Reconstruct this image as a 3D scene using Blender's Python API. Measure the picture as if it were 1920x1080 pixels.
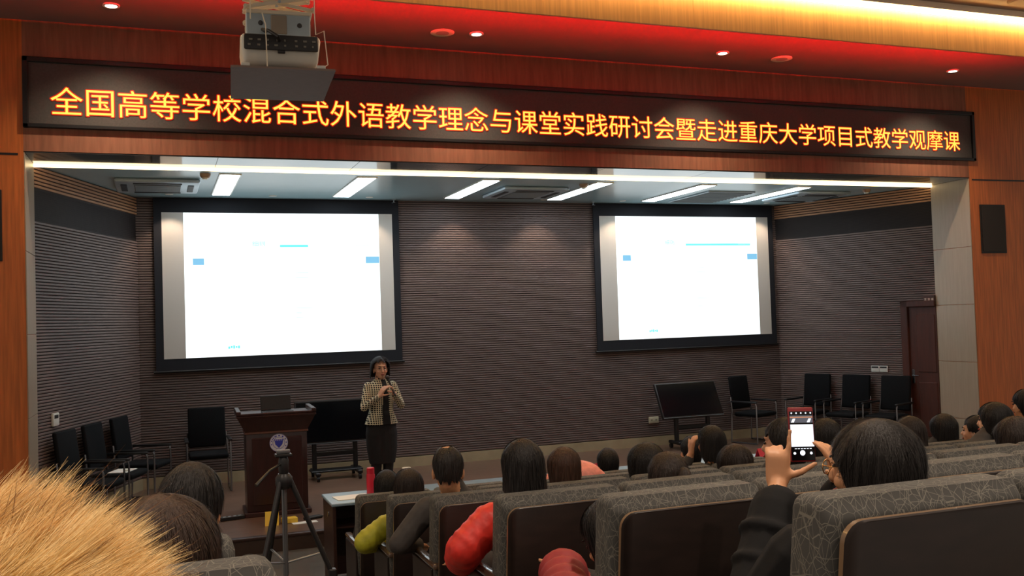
import bpy, bmesh, math, random
import numpy as np
from mathutils import Vector, Matrix, Euler
from mathutils.bvhtree import BVHTree

for o in list(bpy.data.objects): bpy.data.objects.remove(o)
scene = bpy.context.scene
COL = scene.collection
random.seed(7); RNG = np.random.default_rng(7)
PI = math.pi

# ------------------------------------------------------------------ camera
EYE = Vector((0, 0, 2.25))
YAW, PITCH, ROLL, FPX = math.radians(20.4), math.radians(1.85), math.radians(1.84), 1790.0
Fw = Vector((math.sin(YAW) * math.cos(PITCH), math.cos(YAW) * math.cos(PITCH), math.sin(PITCH)))
R0 = Vector((math.cos(YAW), -math.sin(YAW), 0)); U0 = R0.cross(Fw)
Rt = R0 * math.cos(ROLL) - U0 * math.sin(ROLL); Up = R0 * math.sin(ROLL) + U0 * math.cos(ROLL)
cam = bpy.data.cameras.new('camera'); cam.sensor_width = 36; cam.lens = 36 * FPX / 1920
cam.clip_start = .05; cam.clip_end = 100
camo = bpy.data.objects.new('camera', cam); COL.objects.link(camo)
camo.matrix_world = Matrix(((Rt.x, Up.x, -Fw.x, EYE.x), (Rt.y, Up.y, -Fw.y, EYE.y), (Rt.z, Up.z, -Fw.z, EYE.z), (0, 0, 0, 1)))
scene.camera = camo
# ------------------------------------------------------------------ world and exposure
world = bpy.data.worlds.new('world'); scene.world = world; world.use_nodes = True
bg = world.node_tree.nodes['Background']; bg.inputs[0].default_value = (1.0, .86, .72, 1); bg.inputs[1].default_value = .34
vs = scene.view_settings
vs.view_transform = 'Standard'; vs.look = 'None'; vs.gamma = 1; vs.exposure = 0.0; vs.use_curve_mapping = False

# light levels
L_PANEL, L_SLIDE, L_STRIP, L_COVE, L_RED = 15.0, 1.3, 5.0, 46.0, 2600.0
W_WASH, W_DOWN, W_HALL = 34.0, 150.0, 450.0

# ------------------------------------------------------------------ materials
def lin(c):
    return tuple((v / 255 / 12.92 if v / 255 <= .04045 else ((v / 255 + .055) / 1.055) ** 2.4) for v in c)
MATS = {}
def mat(name, rgb, rough=.6, metal=0, noise=0, nscale=20, stretch=(1, 1, 1), bump=0, spec=.5, coat=0, rgb2=None, sheen=0):
    if name in MATS: return MATS[name]
    m = bpy.data.materials.new(name); m.use_nodes = True; nt = m.node_tree; b = nt.nodes['Principled BSDF']
    c = lin(rgb); b.inputs['Base Color'].default_value = (*c, 1)
    b.inputs['Roughness'].default_value = rough; b.inputs['Metallic'].default_value = metal
    b.inputs['Specular IOR Level'].default_value = spec; b.inputs['Coat Weight'].default_value = coat
    if sheen: b.inputs['Sheen Weight'].default_value = sheen
    if noise or bump:
        tc = nt.nodes.new('ShaderNodeTexCoord'); mp = nt.nodes.new('ShaderNodeMapping'); mp.inputs['Scale'].default_value = stretch
        nz = nt.nodes.new('ShaderNodeTexNoise'); nz.inputs['Scale'].default_value = nscale; nz.inputs['Detail'].default_value = 5
        nt.links.new(tc.outputs['Object'], mp.inputs[0]); nt.links.new(mp.outputs[0], nz.inputs['Vector'])
        if noise:
            rp = nt.nodes.new('ShaderNodeValToRGB')
            d = lin(rgb2) if rgb2 else tuple(x * (1 - noise) for x in c)
            e = c if rgb2 else tuple(min(1, x * (1 + noise)) for x in c)
            rp.color_ramp.elements[0].color = (*d, 1); rp.color_ramp.elements[1].color = (*e, 1)
            rp.color_ramp.elements[0].position = .3; rp.color_ramp.elements[1].position = .7
            nt.links.new(nz.outputs['Fac'], rp.inputs[0]); nt.links.new(rp.outputs[0], b.inputs['Base Color'])
        if bump:
            bp = nt.nodes.new('ShaderNodeBump'); bp.inputs['Strength'].default_value = bump; bp.inputs['Distance'].default_value = .01
            nt.links.new(nz.outputs['Fac'], bp.inputs['Height']); nt.links.new(bp.outputs[0], b.inputs['Normal'])
    MATS[name] = m; return m
def emit(name, rgb, s):
    if name in MATS: return MATS[name]
    m = bpy.data.materials.new(name); m.use_nodes = True; b = m.node_tree.nodes['Principled BSDF']
    b.inputs['Base Color'].default_value = (*[v * .15 for v in lin(rgb)], 1)
    b.inputs['Emission Color'].default_value = (*lin(rgb), 1); b.inputs['Emission Strength'].default_value = s
    MATS[name] = m; return m

WOOD = mat('cherry_wood', (196, 106, 46), .42, noise=.22, nscale=3, stretch=(14, 14, .7), bump=.03)
WOODF = mat('fascia_wood', (144, 92, 66), .6, noise=.22, nscale=3, stretch=(9, 9, .8), bump=.03)
BEAMW = mat('beam_wood', (200, 148, 98), .5, noise=.15, nscale=3, stretch=(16, 16, .6))
JAMB = mat('jamb_panel', (168, 150, 128), .35, noise=.06, nscale=4, stretch=(12, 12, .7))
SLAT = mat('wall_slat', (112, 94, 88), .6, noise=.18, nscale=6, stretch=(1, 1, 30))
GROOVE = mat('wall_groove', (46, 38, 36), .8)
BAND = mat('dark_band', (58, 44, 42), .6, noise=.15, nscale=8, stretch=(1, 1, 40))
COVESLAT = mat('cove_slat', (176, 128, 92), .55, noise=.12, nscale=6, stretch=(1, 1, 20))
SKIRT = mat('stone_skirting', (176, 160, 128), .4, noise=.08, nscale=6)
STAGEF = mat('stage_floor', (104, 80, 66), .32, noise=.2, nscale=4, stretch=(.6, 8, 1))
RISER = mat('stage_riser', (62, 44, 34), .45, noise=.15, nscale=5)
HALLF = mat('hall_floor', (96, 92, 86), .16, noise=.14, nscale=7)
CEIL = mat('stage_ceiling', (172, 202, 210), .27, noise=.02, nscale=3, spec=.7)
MIRROR = mat('soffit_gloss', (52, 54, 55), .08)
FCEIL = mat('front_ceiling', (118, 102, 96), .7, noise=.04, nscale=4)
HCEIL = mat('hall_ceiling', (150, 128, 112), .6, noise=.05, nscale=5)
BLACK = mat('black_frame', (20, 20, 22), .45)
LEDBG = mat('led_face', (84, 80, 77), .8, noise=.1, nscale=60, spec=.15)
BLACKFAB = mat('black_border', (24, 25, 32), .8)
FABRIC = mat('screen_fabric', (214, 206, 196), .9)
WHITEP = mat('white_plastic', (222, 220, 210), .4)
CREAM = mat('cream_metal', (228, 214, 190), .4)
GREYM = mat('grey_metal', (176, 190, 198), .38, metal=.3)
DARKP = mat('dark_plastic', (38, 36, 36), .45)
PLATE = mat('plate_grey', (132, 114, 106), .6, noise=.05, nscale=20)
CHROME = mat('chrome', (150, 150, 154), .25, metal=1)
BLKMESH = mat('black_mesh_fabric', (17, 18, 20), .85, noise=.15, nscale=120, spec=.15)
TVGLASS = mat('tv_glass', (10, 13, 18), .14, spec=.6)
LECTERN = mat('lectern_wood', (54, 27, 24), .32, noise=.22, nscale=3, stretch=(9, 9, .8), coat=.2)
DOORW = mat('door_wood', (74, 38, 28), .42, noise=.2, nscale=3, stretch=(10, 10, .8))
DESKTOP = mat('desk_top', (128, 152, 168), .28, noise=.05, nscale=8)
DESKW = mat('desk_wood', (54, 32, 26), .4, noise=.2, nscale=4, stretch=(2, 2, 14))
SEATW = mat('seat_back_wood', (31, 20, 17), .4, noise=.25, nscale=3, stretch=(3, 3, 10), coat=.08)
SEATEDGE = mat('seat_wood_edge', (118, 94, 70), .3, coat=.3)
ARMW = mat('armrest_wood', (84, 66, 54), .22, coat=.5)
YELLOW = mat('yellow_card', (226, 190, 60), .6)
PAPER = mat('paper', (225, 225, 220), .7)
RED = mat('red_plastic', (190, 24, 50), .35)
SKIN = mat('skin', (196, 142, 104), .5, noise=.06, nscale=30)
SKINF = mat('skin_fair', (214, 164, 134), .5, noise=.05, nscale=30)
LIPS = mat('lips', (150, 66, 60), .5)
EYEB = mat('eye_dark', (24, 18, 16), .3)
LED_Y = emit('led_yellow', (255, 214, 84), 1.35)
LED_R = emit('led_red', (225, 36, 4), .9)
PANEL_E = emit('panel_light', (226, 243, 255), L_PANEL)
SLIDE_E = emit('slide_white', (242, 253, 255), L_SLIDE)
STRIP_E = emit('strip_warm', (255, 224, 168), L_STRIP)
COVE_E = emit('cove_warm', (255, 208, 130), L_COVE)
RED_E = emit('red_strip', (255, 20, 26), L_RED)
DOWN_E = emit('downlight_lens', (255, 244, 226), 14)

def upholstery():
    m = bpy.data.materials.new('seat_upholstery'); m.use_nodes = True; nt = m.node_tree; b = nt.nodes['Principled BSDF']
    b.inputs['Roughness'].default_value = .85
    tc = nt.nodes.new('ShaderNodeTexCoord'); oi = nt.nodes.new('ShaderNodeObjectInfo')
    add = nt.nodes.new('ShaderNodeVectorMath'); add.operation = 'MULTIPLY_ADD'
    add.inputs[1].default_value = (1, 1, 1)
    nt.links.new(tc.outputs['Object'], add.inputs[0])
    cx = nt.nodes.new('ShaderNodeCombineXYZ'); nt.links.new(oi.outputs['Random'], cx.inputs[0]); nt.links.new(cx.outputs[0], add.inputs[2])
    fac = None
    for sc, rot, w in ((27, (.3, .5, .2), .011), (17, (1.1, .2, .8), .008), (34, (.7, 1.3, .1), .013), (22, (2.0, .4, 1.9), .010)):
        mp = nt.nodes.new('ShaderNodeMapping'); mp.inputs['Rotation'].default_value = rot; mp.inputs['Scale'].default_value = (1, 1, .55)
        v = nt.nodes.new('ShaderNodeTexVoronoi'); v.feature = 'DISTANCE_TO_EDGE'; v.inputs['Scale'].default_value = sc
        lt = nt.nodes.new('ShaderNodeMath'); lt.operation = 'LESS_THAN'; lt.inputs[1].default_value = w
        nt.links.new(add.outputs[0], mp.inputs[0]); nt.links.new(mp.outputs[0], v.inputs['Vector']); nt.links.new(v.outputs['Distance'], lt.inputs[0])
        if fac is None: fac = lt.outputs[0]
        else:
            mx = nt.nodes.new('ShaderNodeMath'); mx.operation = 'MAXIMUM'; nt.links.new(fac, mx.inputs[0]); nt.links.new(lt.outputs[0], mx.inputs[1]); fac = mx.outputs[0]
    mix = nt.nodes.new('ShaderNodeMix'); mix.data_type = 'RGBA'
    mix.inputs[6].default_value = (*lin((66, 65, 63)), 1); mix.inputs[7].default_value = (*lin((110, 107, 99)), 1)
    nt.links.new(fac, mix.inputs[0]); nt.links.new(mix.outputs[2], b.inputs['Base Color'])
    return m
UPH = upholstery()
def tweed():
    m = bpy.data.materials.new('check_tweed'); m.use_nodes = True; nt = m.node_tree; b = nt.nodes['Principled BSDF']
    b.inputs['Roughness'].default_value = .9
    tc = nt.nodes.new('ShaderNodeTexCoord'); sp = nt.nodes.new('ShaderNodeSeparateXYZ'); nt.links.new(tc.outputs['Object'], sp.inputs[0])
    def band(out, freq, thr):
        a = nt.nodes.new('ShaderNodeMath'); a.operation = 'MULTIPLY'; a.inputs[1].default_value = freq; nt.links.new(out, a.inputs[0])
        f = nt.nodes.new('ShaderNodeMath'); f.operation = 'FRACT'; nt.links.new(a.outputs[0], f.inputs[0])
        l = nt.nodes.new('ShaderNodeMath'); l.operation = 'LESS_THAN'; l.inputs[1].default_value = thr; nt.links.new(f.outputs[0], l.inputs[0])
        return l.outputs[0]
    mu = nt.nodes.new('ShaderNodeMath'); mu.operation = 'MULTIPLY'
    nt.links.new(band(sp.outputs[0], 42, .68), mu.inputs[0]); nt.links.new(band(sp.outputs[2], 42, .66), mu.inputs[1])
    mix = nt.nodes.new('ShaderNodeMix'); mix.data_type = 'RGBA'
    mix.inputs[6].default_value = (*lin((214, 206, 176)), 1); mix.inputs[7].default_value = (*lin((30, 28, 26)), 1)
    nt.links.new(mu.outputs[0], mix.inputs[0]); nt.links.new(mix.outputs[2], b.inputs['Base Color'])
    return m
TWEED = tweed()

# ------------------------------------------------------------------ mesh helpers
def smooth_mesh(me, ang=None):
    me.polygons.foreach_set('use_smooth', [True] * len(me.polygons))
    if ang is not None:
        try: me.set_sharp_from_angle(angle=math.radians(ang))
        except Exception: pass
def link(name, me, parent=None, m=None):
    o = bpy.data.objects.new(name, me); COL.objects.link(o)
    if m is not None: me.materials.append(m)
    if parent: o.parent = parent
    return o
class B:
    def __init__(s): s.v = []; s.f = []
    def add(s, v, f, M=None):
        n = len(s.v)
        for p in v:
            p = Vector(p)
            if M is not None: p = M @ p
            s.v.append(tuple(p))
        for q in f: s.f.append(tuple(i + n for i in q))
        return s
    def box(s, lo, hi, M=None):
        x0, y0, z0 = lo; x1, y1, z1 = hi
        return s.add([(x0, y0, z0), (x1, y0, z0), (x1, y1, z0), (x0, y1, z0), (x0, y0, z1), (x1, y0, z1), (x1, y1, z1), (x0, y1, z1)],
              [(0, 3, 2, 1), (4, 5, 6, 7), (0, 1, 5, 4), (1, 2, 6, 5), (2, 3, 7, 6), (3, 0, 4, 7)], M)
    def rbox(s, lo, hi, r, seg=2, M=None):
        bm = bmesh.new(); bmesh.ops.create_cube(bm, size=1)
        c = [(a + b) / 2 for a, b in zip(lo, hi)]; d = [b - a for a, b in zip(lo, hi)]
        for v in bm.verts: v.co = Vector((c[0] + v.co.x * d[0], c[1] + v.co.y * d[1], c[2] + v.co.z * d[2]))
        bmesh.ops.bevel(bm, geom=bm.edges[:], offset=min(r, min(d) * .49), segments=seg, profile=.5, affect='EDGES')
        bm.verts.index_update()
        s.add([v.co.copy() for v in bm.verts], [tuple(v.index for v in f.verts) for f in bm.faces], M); bm.free(); return s
    def prism(s, poly, z0, z1, M=None):
        n = len(poly)
        v = [(x, y, z0) for x, y in poly] + [(x, y, z1) for x, y in poly]
        f = [tuple(range(n))[::-1], tuple(range(n, 2 * n))] + [(i, (i + 1) % n, n + (i + 1) % n, n + i) for i in range(n)]
        return s.add(v, f, M)
    def lathe(s, prof, c=(0, 0, 0), n=20, M=None):
        v = []; f = []
        for r, z in prof:
            for i in range(n): a = 2 * PI * i / n; v.append((c[0] + r * math.cos(a), c[1] + r * math.sin(a), c[2] + z))
        for j in range(len(prof) - 1):
            for i in range(n): k = (i + 1) % n; f.append((j * n + i, j * n + k, (j + 1) * n + k, (j + 1) * n + i))
        f.append(tuple(range(n))[::-1]); f.append(tuple(range((len(prof) - 1) * n, len(prof) * n)))
        return s.add(v, f, M)
    def tube(s, pts, r, n=8, M=None):
        pts = [Vector(p) for p in pts]; m = len(pts); rs = r if isinstance(r, (list, tuple)) else [r] * m
        v = []; f = []; up = None
        for i, p in enumerate(pts):
            t = (pts[min(i + 1, m - 1)] - pts[max(i - 1, 0)]).normalized()
            if up is None: up = t.orthogonal().normalized()
            a = (up - t * up.dot(t)).normalized(); up = a; b = t.cross(a)
            for k in range(n): w = 2 * PI * k / n; v.append(p + (a * math.cos(w) + b * math.sin(w)) * rs[i])
        for j in range(m - 1):
            for k in range(n): q = (k + 1) % n; f.append((j * n + k, j * n + q, (j + 1) * n + q, (j + 1) * n + k))
        f.append(tuple(range(n))[::-1]); f.append(tuple(range((m - 1) * n, m * n)))
        return s.add(v, f, M)
    def ell(s, c, r, M=None, nu=14, nv=9):
        v = [(c[0], c[1], c[2] + r[2])]; f = []
        for j in range(1, nv):
            t = PI * j / nv
            for i in range(nu): a = 2 * PI * i / nu; v.append((c[0] + r[0] * math.sin(t) * math.cos(a), c[1] + r[1] * math.sin(t) * math.sin(a), c[2] + r[2] * math.cos(t)))
        v.append((c[0], c[1], c[2] - r[2])); e = len(v) - 1
        for i in range(nu):
            k = (i + 1) % nu; f.append((0, 1 + i, 1 + k)); f.append((e, 1 + (nv - 2) * nu + k, 1 + (nv - 2) * nu + i))
            for j in range(nv - 2): f.append((1 + j * nu + i, 1 + (j + 1) * nu + i, 1 + (j + 1) * nu + k, 1 + j * nu + k))
        return s.add(v, f, M)
    def mesh(s, name):
        me = bpy.data.meshes.new(name); me.from_pydata(s.v, [], s.f); me.update(); return me
    def build(s, name, m, parent=None, smooth=None):
        me = s.mesh(name)
        if smooth: smooth_mesh(me, smooth)
        return link(name, me, parent, m)
def tag(o, label=None, cat=None, group=None, kind=None):
    if label: o['label'] = label
    if cat: o['category'] = cat
    if group: o['group'] = group
    if kind: o['kind'] = kind
    return o
def thing(name, label, cat, loc=(0, 0, 0), rz=0, group=None):
    o = bpy.data.objects.new(name, None); COL.objects.link(o); o.location = loc; o.rotation_euler = (0, 0, rz); o.empty_display_size = .1
    return tag(o, label, cat, group)
def struct(name, b, m, label, smooth=None):
    return tag(b.build(name, m, None, smooth), label, None, None, 'structure')
def copy_tree(o, parent=None):
    c = o.copy(); COL.objects.link(c); c.parent = parent
    for ch in o.children: copy_tree(ch, c)
    return c
def text_mesh(name, body, m, parent, x0, x1, z0, z1, y, offset=0.0, extrude=.002, flip=False):
    cu = bpy.data.curves.new('txt', 'FONT'); cu.body = body; cu.size = 1; cu.offset = offset; cu.extrude = 0; cu.resolution_u = 3
    t = bpy.data.objects.new('txt', cu); COL.objects.link(t)
    dg = bpy.context.evaluated_depsgraph_get(); me = bpy.data.meshes.new_from_object(t.evaluated_get(dg))
    bpy.data.objects.remove(t); bpy.data.curves.remove(cu)
    n = len(me.vertices)
    co = np.zeros(n * 3); me.vertices.foreach_get('co', co); co = co.reshape(-1, 3)
    if n == 0: return None
    a, b_ = co.min(0), co.max(0)
    out = np.zeros_like(co)
    out[:, 0] = x0 + (co[:, 0] - a[0]) / max(1e-6, b_[0] - a[0]) * (x1 - x0)
    out[:, 2] = z0 + (co[:, 1] - a[1]) / max(1e-6, b_[1] - a[1]) * (z1 - z0)
    out[:, 1] = y
    me.vertices.foreach_set('co', out.ravel()); me.update(); me.name = name; me.materials.clear()
    return link(name, me, parent, m)

# ------------------------------------------------------------------ key dimensions
ZS, ZC, YB = .165, 4.018, 13.55            # stage floor, stage ceiling, back wall
YP, YJ = 10.28, 10.99                      # proscenium front face and rear edge
XL, XR = -1.18, 10.72                      # proscenium opening
ZF, ZH = 5.32, 5.43                        # front ceiling strip, hall ceiling
PLs, PLe = Vector((-1.19, YJ)), Vector((-.242, 13.5))
PRs, PRe = Vector((10.72, YJ)), Vector((9.805, 13.5))
def row_floor(k): return .85 - .17 * k
def row_y(k): return 1.69 + 1.055 * k

# ------------------------------------------------------------------ setting
fl = struct('floor', B().box((-4, -2.2, -.2), (13.6, 9.86, 0)), HALLF, 'polished grey hall floor in front of the stage')
for k in range(-2, 5):
    y0 = row_y(k) - .18; y1 = row_y(k + 1) - .18
    if k == -2: y0 = -2.2
    B().box((-4, y0, 0), (13.6, y1, row_floor(k))).build('tier', HALLF, fl)
sf = struct('floor_stage', B().prism([(-4, 9.9), (13.6, 9.9), (13.6, 13.75), (-4, 13.75)], -.2, ZS), STAGEF, 'brown wooden stage floor')
B().box((-4, 9.865, -.2), (13.6, 9.9, ZS - .03)).build('riser', RISER, sf)
B().rbox((-4, 9.85, ZS - .03), (13.6, 9.93, ZS + .004), .01).build('nosing', DESKW, sf)
wb = struct('wall_back', B().box((-.6, YB, ZS), (10.2, YB + .2, ZC + .1)), GROOVE, 'dark brown wall of fine horizontal slats behind the screens')
b = B(); z = .32; P = .0335
while z < ZC - .01:
    b.rbox((-.3, YB - .018, z), (9.88, YB + .01, z + P * .74), .004, 1); z += P
tag(b.build('slats', SLAT, wb), kind='stuff')
struct('baseboard_back', B().box((-.28, YB - .035, ZS), (9.86, YB + .01, .308)), SKIRT, 'pale stone baseboard along the slatted back wall')
def side_wall(name, Ps, Pe, sgn, label):
    d = (Pe - Ps); L = d.length + .03; d.normalize(); n = Vector((d.y, -d.x)) * sgn          # n points into the stage
    M = Matrix(((d.x, n.x, 0, Ps.x), (d.y, n.y, 0, Ps.y), (0, 0, 1, 0), (0, 0, 0, 1)))
    w = struct(name, B().box((-.02, -.25, ZS), (L + .12, -.02, ZC + .1), M), GROOVE, label)
    b = B(); z = .32
    while z < 3.42:
        b.rbox((0, -.03, z), (L, 0, z + P * .74), .004, 1, M); z += P
    tag(b.build('slats', SLAT, w), kind='stuff')
    b = B(); z = 3.45
    while z < 3.77:
        b.box((0, -.05, z), (L, -.02, z + .016), M); z += .023
    tag(b.build('band_slats', BAND, w), kind='stuff')
    z = 3.785
    for i in range(6):
        B().rbox((0, -.03, z), (L, 0, z + .026), .004, 1, M).build('cove_slat', COVESLAT, w); z += .039
    B().box((0, -.03, ZS), (L, .012, .308), M).build('skirting', SKIRT, w)
    return w, M, L
wl, ML, LL = side_wall('wall_left', PLs, PLe, 1, 'splayed slatted stage wall beside the left screen')
wr, MR, LR = side_wall('wall_right', PRs, PRe, -1, 'splayed slatted stage wall with the brown door')

# proscenium
wfl = struct('wall_front_left', B().box((-3.6, YP, 0), (XL - .012, YJ, ZC + 1.6)), WOOD, 'cherry wood wall left of the stage opening')
wfr = struct('wall_front_right', B().box((XR + .012, YP, 0), (13.6, YJ, ZC + 1.6)), WOOD, 'cherry wood wall right of the stage opening')
wft = struct('wall_front_top', B().box((XL - .012, YP, ZC + .014), (XR + .012, YJ, ZC + 1.6)), WOODF, 'wooden fascia above the stage opening')
for w, x0, x1 in ((wfl, XL - .012, XL), (wfr, XR, XR + .012)):
    for z0, z1 in ((ZS, .62), (.625, 1.432), (1.437, 2.245), (2.25, 3.057), (3.062, ZC)):
        B().rbox((x0 - (.0 if w is wfr else .0), YP + .004, z0), (x1, YJ, z1), .002, 1).build('jamb_panel', JAMB, w)
for w, xa, xb in ((wfl, -3.6, XL - .06), (wfr, XR + .06, 13.6)):           # shadow-gap seams of the cladding
    B().box((xa, YP - .004, 3.99), (xb, YP + .002, 4.01)).build('seam', BLACK, w)
sof = struct('trim_soffit', B().box((XL, YP + .02, ZC + .006), (XR, YJ - .03, ZC + .014)), BLACK, 'soffit under the fascia')
xs = [XL, .62, 2.1, 3.58, 5.06, 6.54, 8.02, 9.5, XR]
for i in range(len(xs) - 1):
    B().box((xs[i] + .003, YP + .003, ZC), (xs[i + 1] - .003, YJ - .035, ZC + .008)).build('soffit_panel', MIRROR, sof)
ls = thing('light_strip', 'long thin warm light strip along the rear edge of the soffit', 'light', (0, 0, 0))
B().box((XL, YJ - .032, ZC - .03), (XR, YJ, ZC + .01)).build('diffuser', STRIP_E, ls)
B().box((XL, YJ - .035, ZC + .01), (XR, YJ + .004, ZC + .03)).build('channel', GREYM, ls)
# stage ceiling
cs = struct('ceiling_stage', B().box((-1.6, YJ, ZC), (11.2, 13.8, ZC + .15)), CEIL, 'glossy pale grey ceiling over the stage')
# front ceiling strip with the red cove, beam, hall ceiling
struct('ceiling_front', B().box((-3.6, 8.16, ZF), (13.6, YP + .02, ZF + .12)), FCEIL, 'lowered ceiling in front of the stage washed in red light')
bmf = struct('trim_beam', B().box((-3.6, 8.07, 5.055), (13.6, 8.10, ZH)), BEAMW, 'wooden ceiling beam face under the bright cove line')
B().box((-3.6, 8.10, 5.122), (13.6, 8.29, 5.128)).build('cove_tray', BEAMW, bmf)
B().box((-3.6, 8.28, 5.128), (13.6, 8.29, 5.156)).build('cove_lip', BEAMW, bmf)
B().box((-3.6, 8.10, ZF + .0), (13.6, 8.17, ZF + .1)).build('beam_cap', BEAMW, bmf)
for x in np.arange(-3.0, 13, 1.6): B().box((x, 8.0685, 5.06), (x + .0015, 8.072, 5.40)).build('board_joint', BEAMW, bmf)
hc_ = struct('ceiling_hall', B().box((-3.6, -2.2, ZH + .10), (13.6, 8.3, ZH + .25)), HCEIL, 'panelled hall ceiling above the seats')
for i, x in enumerate(np.arange(-3.3, 13, 1.5)):
    for j, y in enumerate((3.9, 5.4, 6.72)):
        if j == 2: y0, y1 = 6.7, 7.72
        else: y0, y1 = y - .2, y + 1.2
        B().rbox((x, y0, ZH + .06), (x + 1.42, y1, ZH + .11), .01, 1).build('ceiling_panel', HCEIL, hc_)
cv = thing('cove_light', 'bright warm cove light line along the top of the wooden beam', 'light')
B().box((-3.6, 8.0, ZH + .0), (13.6, 8.06, ZH + .03)).build('diffuser', COVE_E, cv)
B().box((-3.6, 7.96, ZH + .03), (13.6, 8.065, ZH + .1)).build('channel', WHITEP, cv)
rs_ = thing('red_light_strip', 'red light strip hidden behind the wooden beam', 'light')
for i in range(20):
    x = -.6 + i * .53
    B().box((x, 8.125, 5.130), (x + .46, 8.135, 5.145)).build('diffuser', RED_E, rs_)
B().box((-.7, 8.10, 5.128), (10.1, 8.125, 5.155)).build('channel', BLACK, rs_)
B().box((-.7, 8.125, 5.150), (10.1, 8.172, 5.155)).build('hood', BLACK, rs_)  # unseen shield added to block steep red rays and keep the fascia less red

# downlights and ceiling speakers in the front ceiling
def spot(name, loc, energy, rgb, size, blend, target, radius=.03):
    l = bpy.data.lights.new(name, 'SPOT'); l.energy = energy; l.color = lin(rgb); l.spot_size = math.radians(size); l.spot_blend = blend; l.shadow_soft_size = radius
    o = bpy.data.objects.new(name, l); COL.objects.link(o); o.location = loc
    o.rotation_euler = (Vector(target) - Vector(loc)).to_track_quat('-Z', 'Y').to_euler(); return o
for i, x in enumerate((-.355, 3.261, 6.329, 9.839)):
    t = thing('downlight', 'bright round recessed ceiling downlight ' + ['between the projector and the left wall', 'right of the first round ceiling speaker', 'left of the second round ceiling speaker', 'over the right end of the red sign'][i], 'downlight', (x, 9.61, ZF), group='downlights in the red-lit ceiling')
    B().lathe([(.075, 0), (.078, -.012), (.055, -.014), (.052, -.004)], n=24).build('trim_ring', WHITEP, t, 40)
    B().lathe([(.05, -.004), (.05, -.010), (.03, -.016)], n=20).build('lens', DOWN_E, t, 40)
    s = spot('downlight_lamp', (0, 0, -.03), W_DOWN, (255, 230, 200), 120, .9, (0, .0, -2)); s.parent = t
for x in (2.896, 7.198):
    t = thing('ceiling_speaker', 'round flush ceiling speaker grille ' + ('close beside a bright downlight' if x < 5 else 'midway between two bright downlights'), 'speaker', (x, 9.66, ZF), group='ceiling speakers')
    B().lathe([(.125, 0), (.128, -.008), (.118, -.012)], n=28).build('rim', CREAM, t, 40)
    B().lathe([(.118, -.006), (.118, -.010), (.05, -.013)], n=28).build('grille', mat('grille', (170, 150, 140), .7), t, 40)

# ------------------------------------------------------------------ LED sign
sg = thing('led_sign', 'long black sign with glowing yellow and red Chinese characters', 'sign', (0, YP, 0))
B().box((-1.15, -.012, 4.275), (10.8, .01, 4.94)).build('face', LEDBG, sg)
for lo, hi in (((-1.19, -.045, 4.905), (10.84, .01, 4.955)), ((-1.19, -.045, 4.26), (10.84, .01, 4.30)), ((-1.19, -.045, 4.26), (-1.14, .01, 4.955)), ((10.79, -.045, 4.26), (10.84, .01, 4.955))):
    B().rbox(lo, hi, .006, 1).build('frame', BLACK, sg)
TXT = '全国高等学校混合式外语教学理念与课堂实践研讨会暨走进重庆大学项目式教学观摩课'
tx = text_mesh('lettering', TXT, LED_Y, sg, -.945, 10.575, 4.393, 4.672, -.018)
halo = B(); tv = [v.co.copy() for v in tx.data.vertices]; tf = [tuple(p.vertices) for p in tx.data.polygons]
for i in range(8):
    a = i * PI / 4; halo.add([(v.x + .011 * math.cos(a), -.0145 - i * .0003, v.z + .011 * math.sin(a)) for v in tv], tf)
halo.build('red_halo', LED_R, tx)

# ------------------------------------------------------------------ stage ceiling fittings
for i in range(6):
    x = .815 + 1.59 * i
    t = thing('ceiling_light', 'white light panel in the stage ceiling ' + ['beside the air conditioner over the left chairs', 'over the lectern end of the left screen', 'left of the middle air conditioner', 'right of the middle air conditioner', 'left of the dark square vent', 'right of the dark square vent'][i], 'ceiling light', (x, 12.23, ZC), group='light panels in the stage ceiling')
    B().box((-.125, -.885, -.012), (.125, .885, 0)).build('frame', WHITEP, t)
    B().box((-.105, -.865, -.016), (.105, .865, -.012)).build('diffuser', PANEL_E, t)
for x, y, lab in ((.03, 12.27, 'white ceiling air conditioner cassette over the left chairs'), (4.82, 12.32, 'white ceiling air conditioner cassette between the two screens'), (9.42, 12.2, 'white ceiling air conditioner cassette beside the right stage wall')):
    t = thing('air_conditioner', lab, 'air conditioner', (x, y, ZC), group='ceiling air conditioners')
    B().rbox((-.475, -.475, -.05), (.475, .475, 0), .03, 2).build('panel', GREYM, t, 40)
    g = B().box((-.26, -.26, -.056), (.26, .26, -.05)).build('grille', mat('ac_grille', (96, 96, 94), .6), t)
    for k in range(9): B().box((-.25, -.245 + k * .058, -.062), (.25, -.225 + k * .058, -.056)).build('louvre', GREYM, g)
    for a in range(4):
        M = Matrix.Rotation(a * PI / 2, 4, 'Z')
        B().rbox((-.27, .34, -.058), (.27, .41, -.05), .003, 1, M).build('air_slot', mat('ac_slot', (46, 48, 50), .6), t)
t = thing('ceiling_vent', 'dark square air return grille between the rightmost light panels', 'vent', (7.94, 12.54, ZC))
B().rbox((-.4, -.6, -.02), (.4, .6, 0), .005, 1).build('frame', GREYM, t)
vb = B().box((-.37, -.57, -.024), (.37, .57, -.02)).build('backing', mat('vent_dark', (58, 66, 68), .5), t)
for k in range(12): B().box((-.37, -.54 + k * .095, -.03), (.37, -.51 + k * .095, -.024)).build('slat', mat('vent_slat', (92, 100, 100), .5), t)
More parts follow.
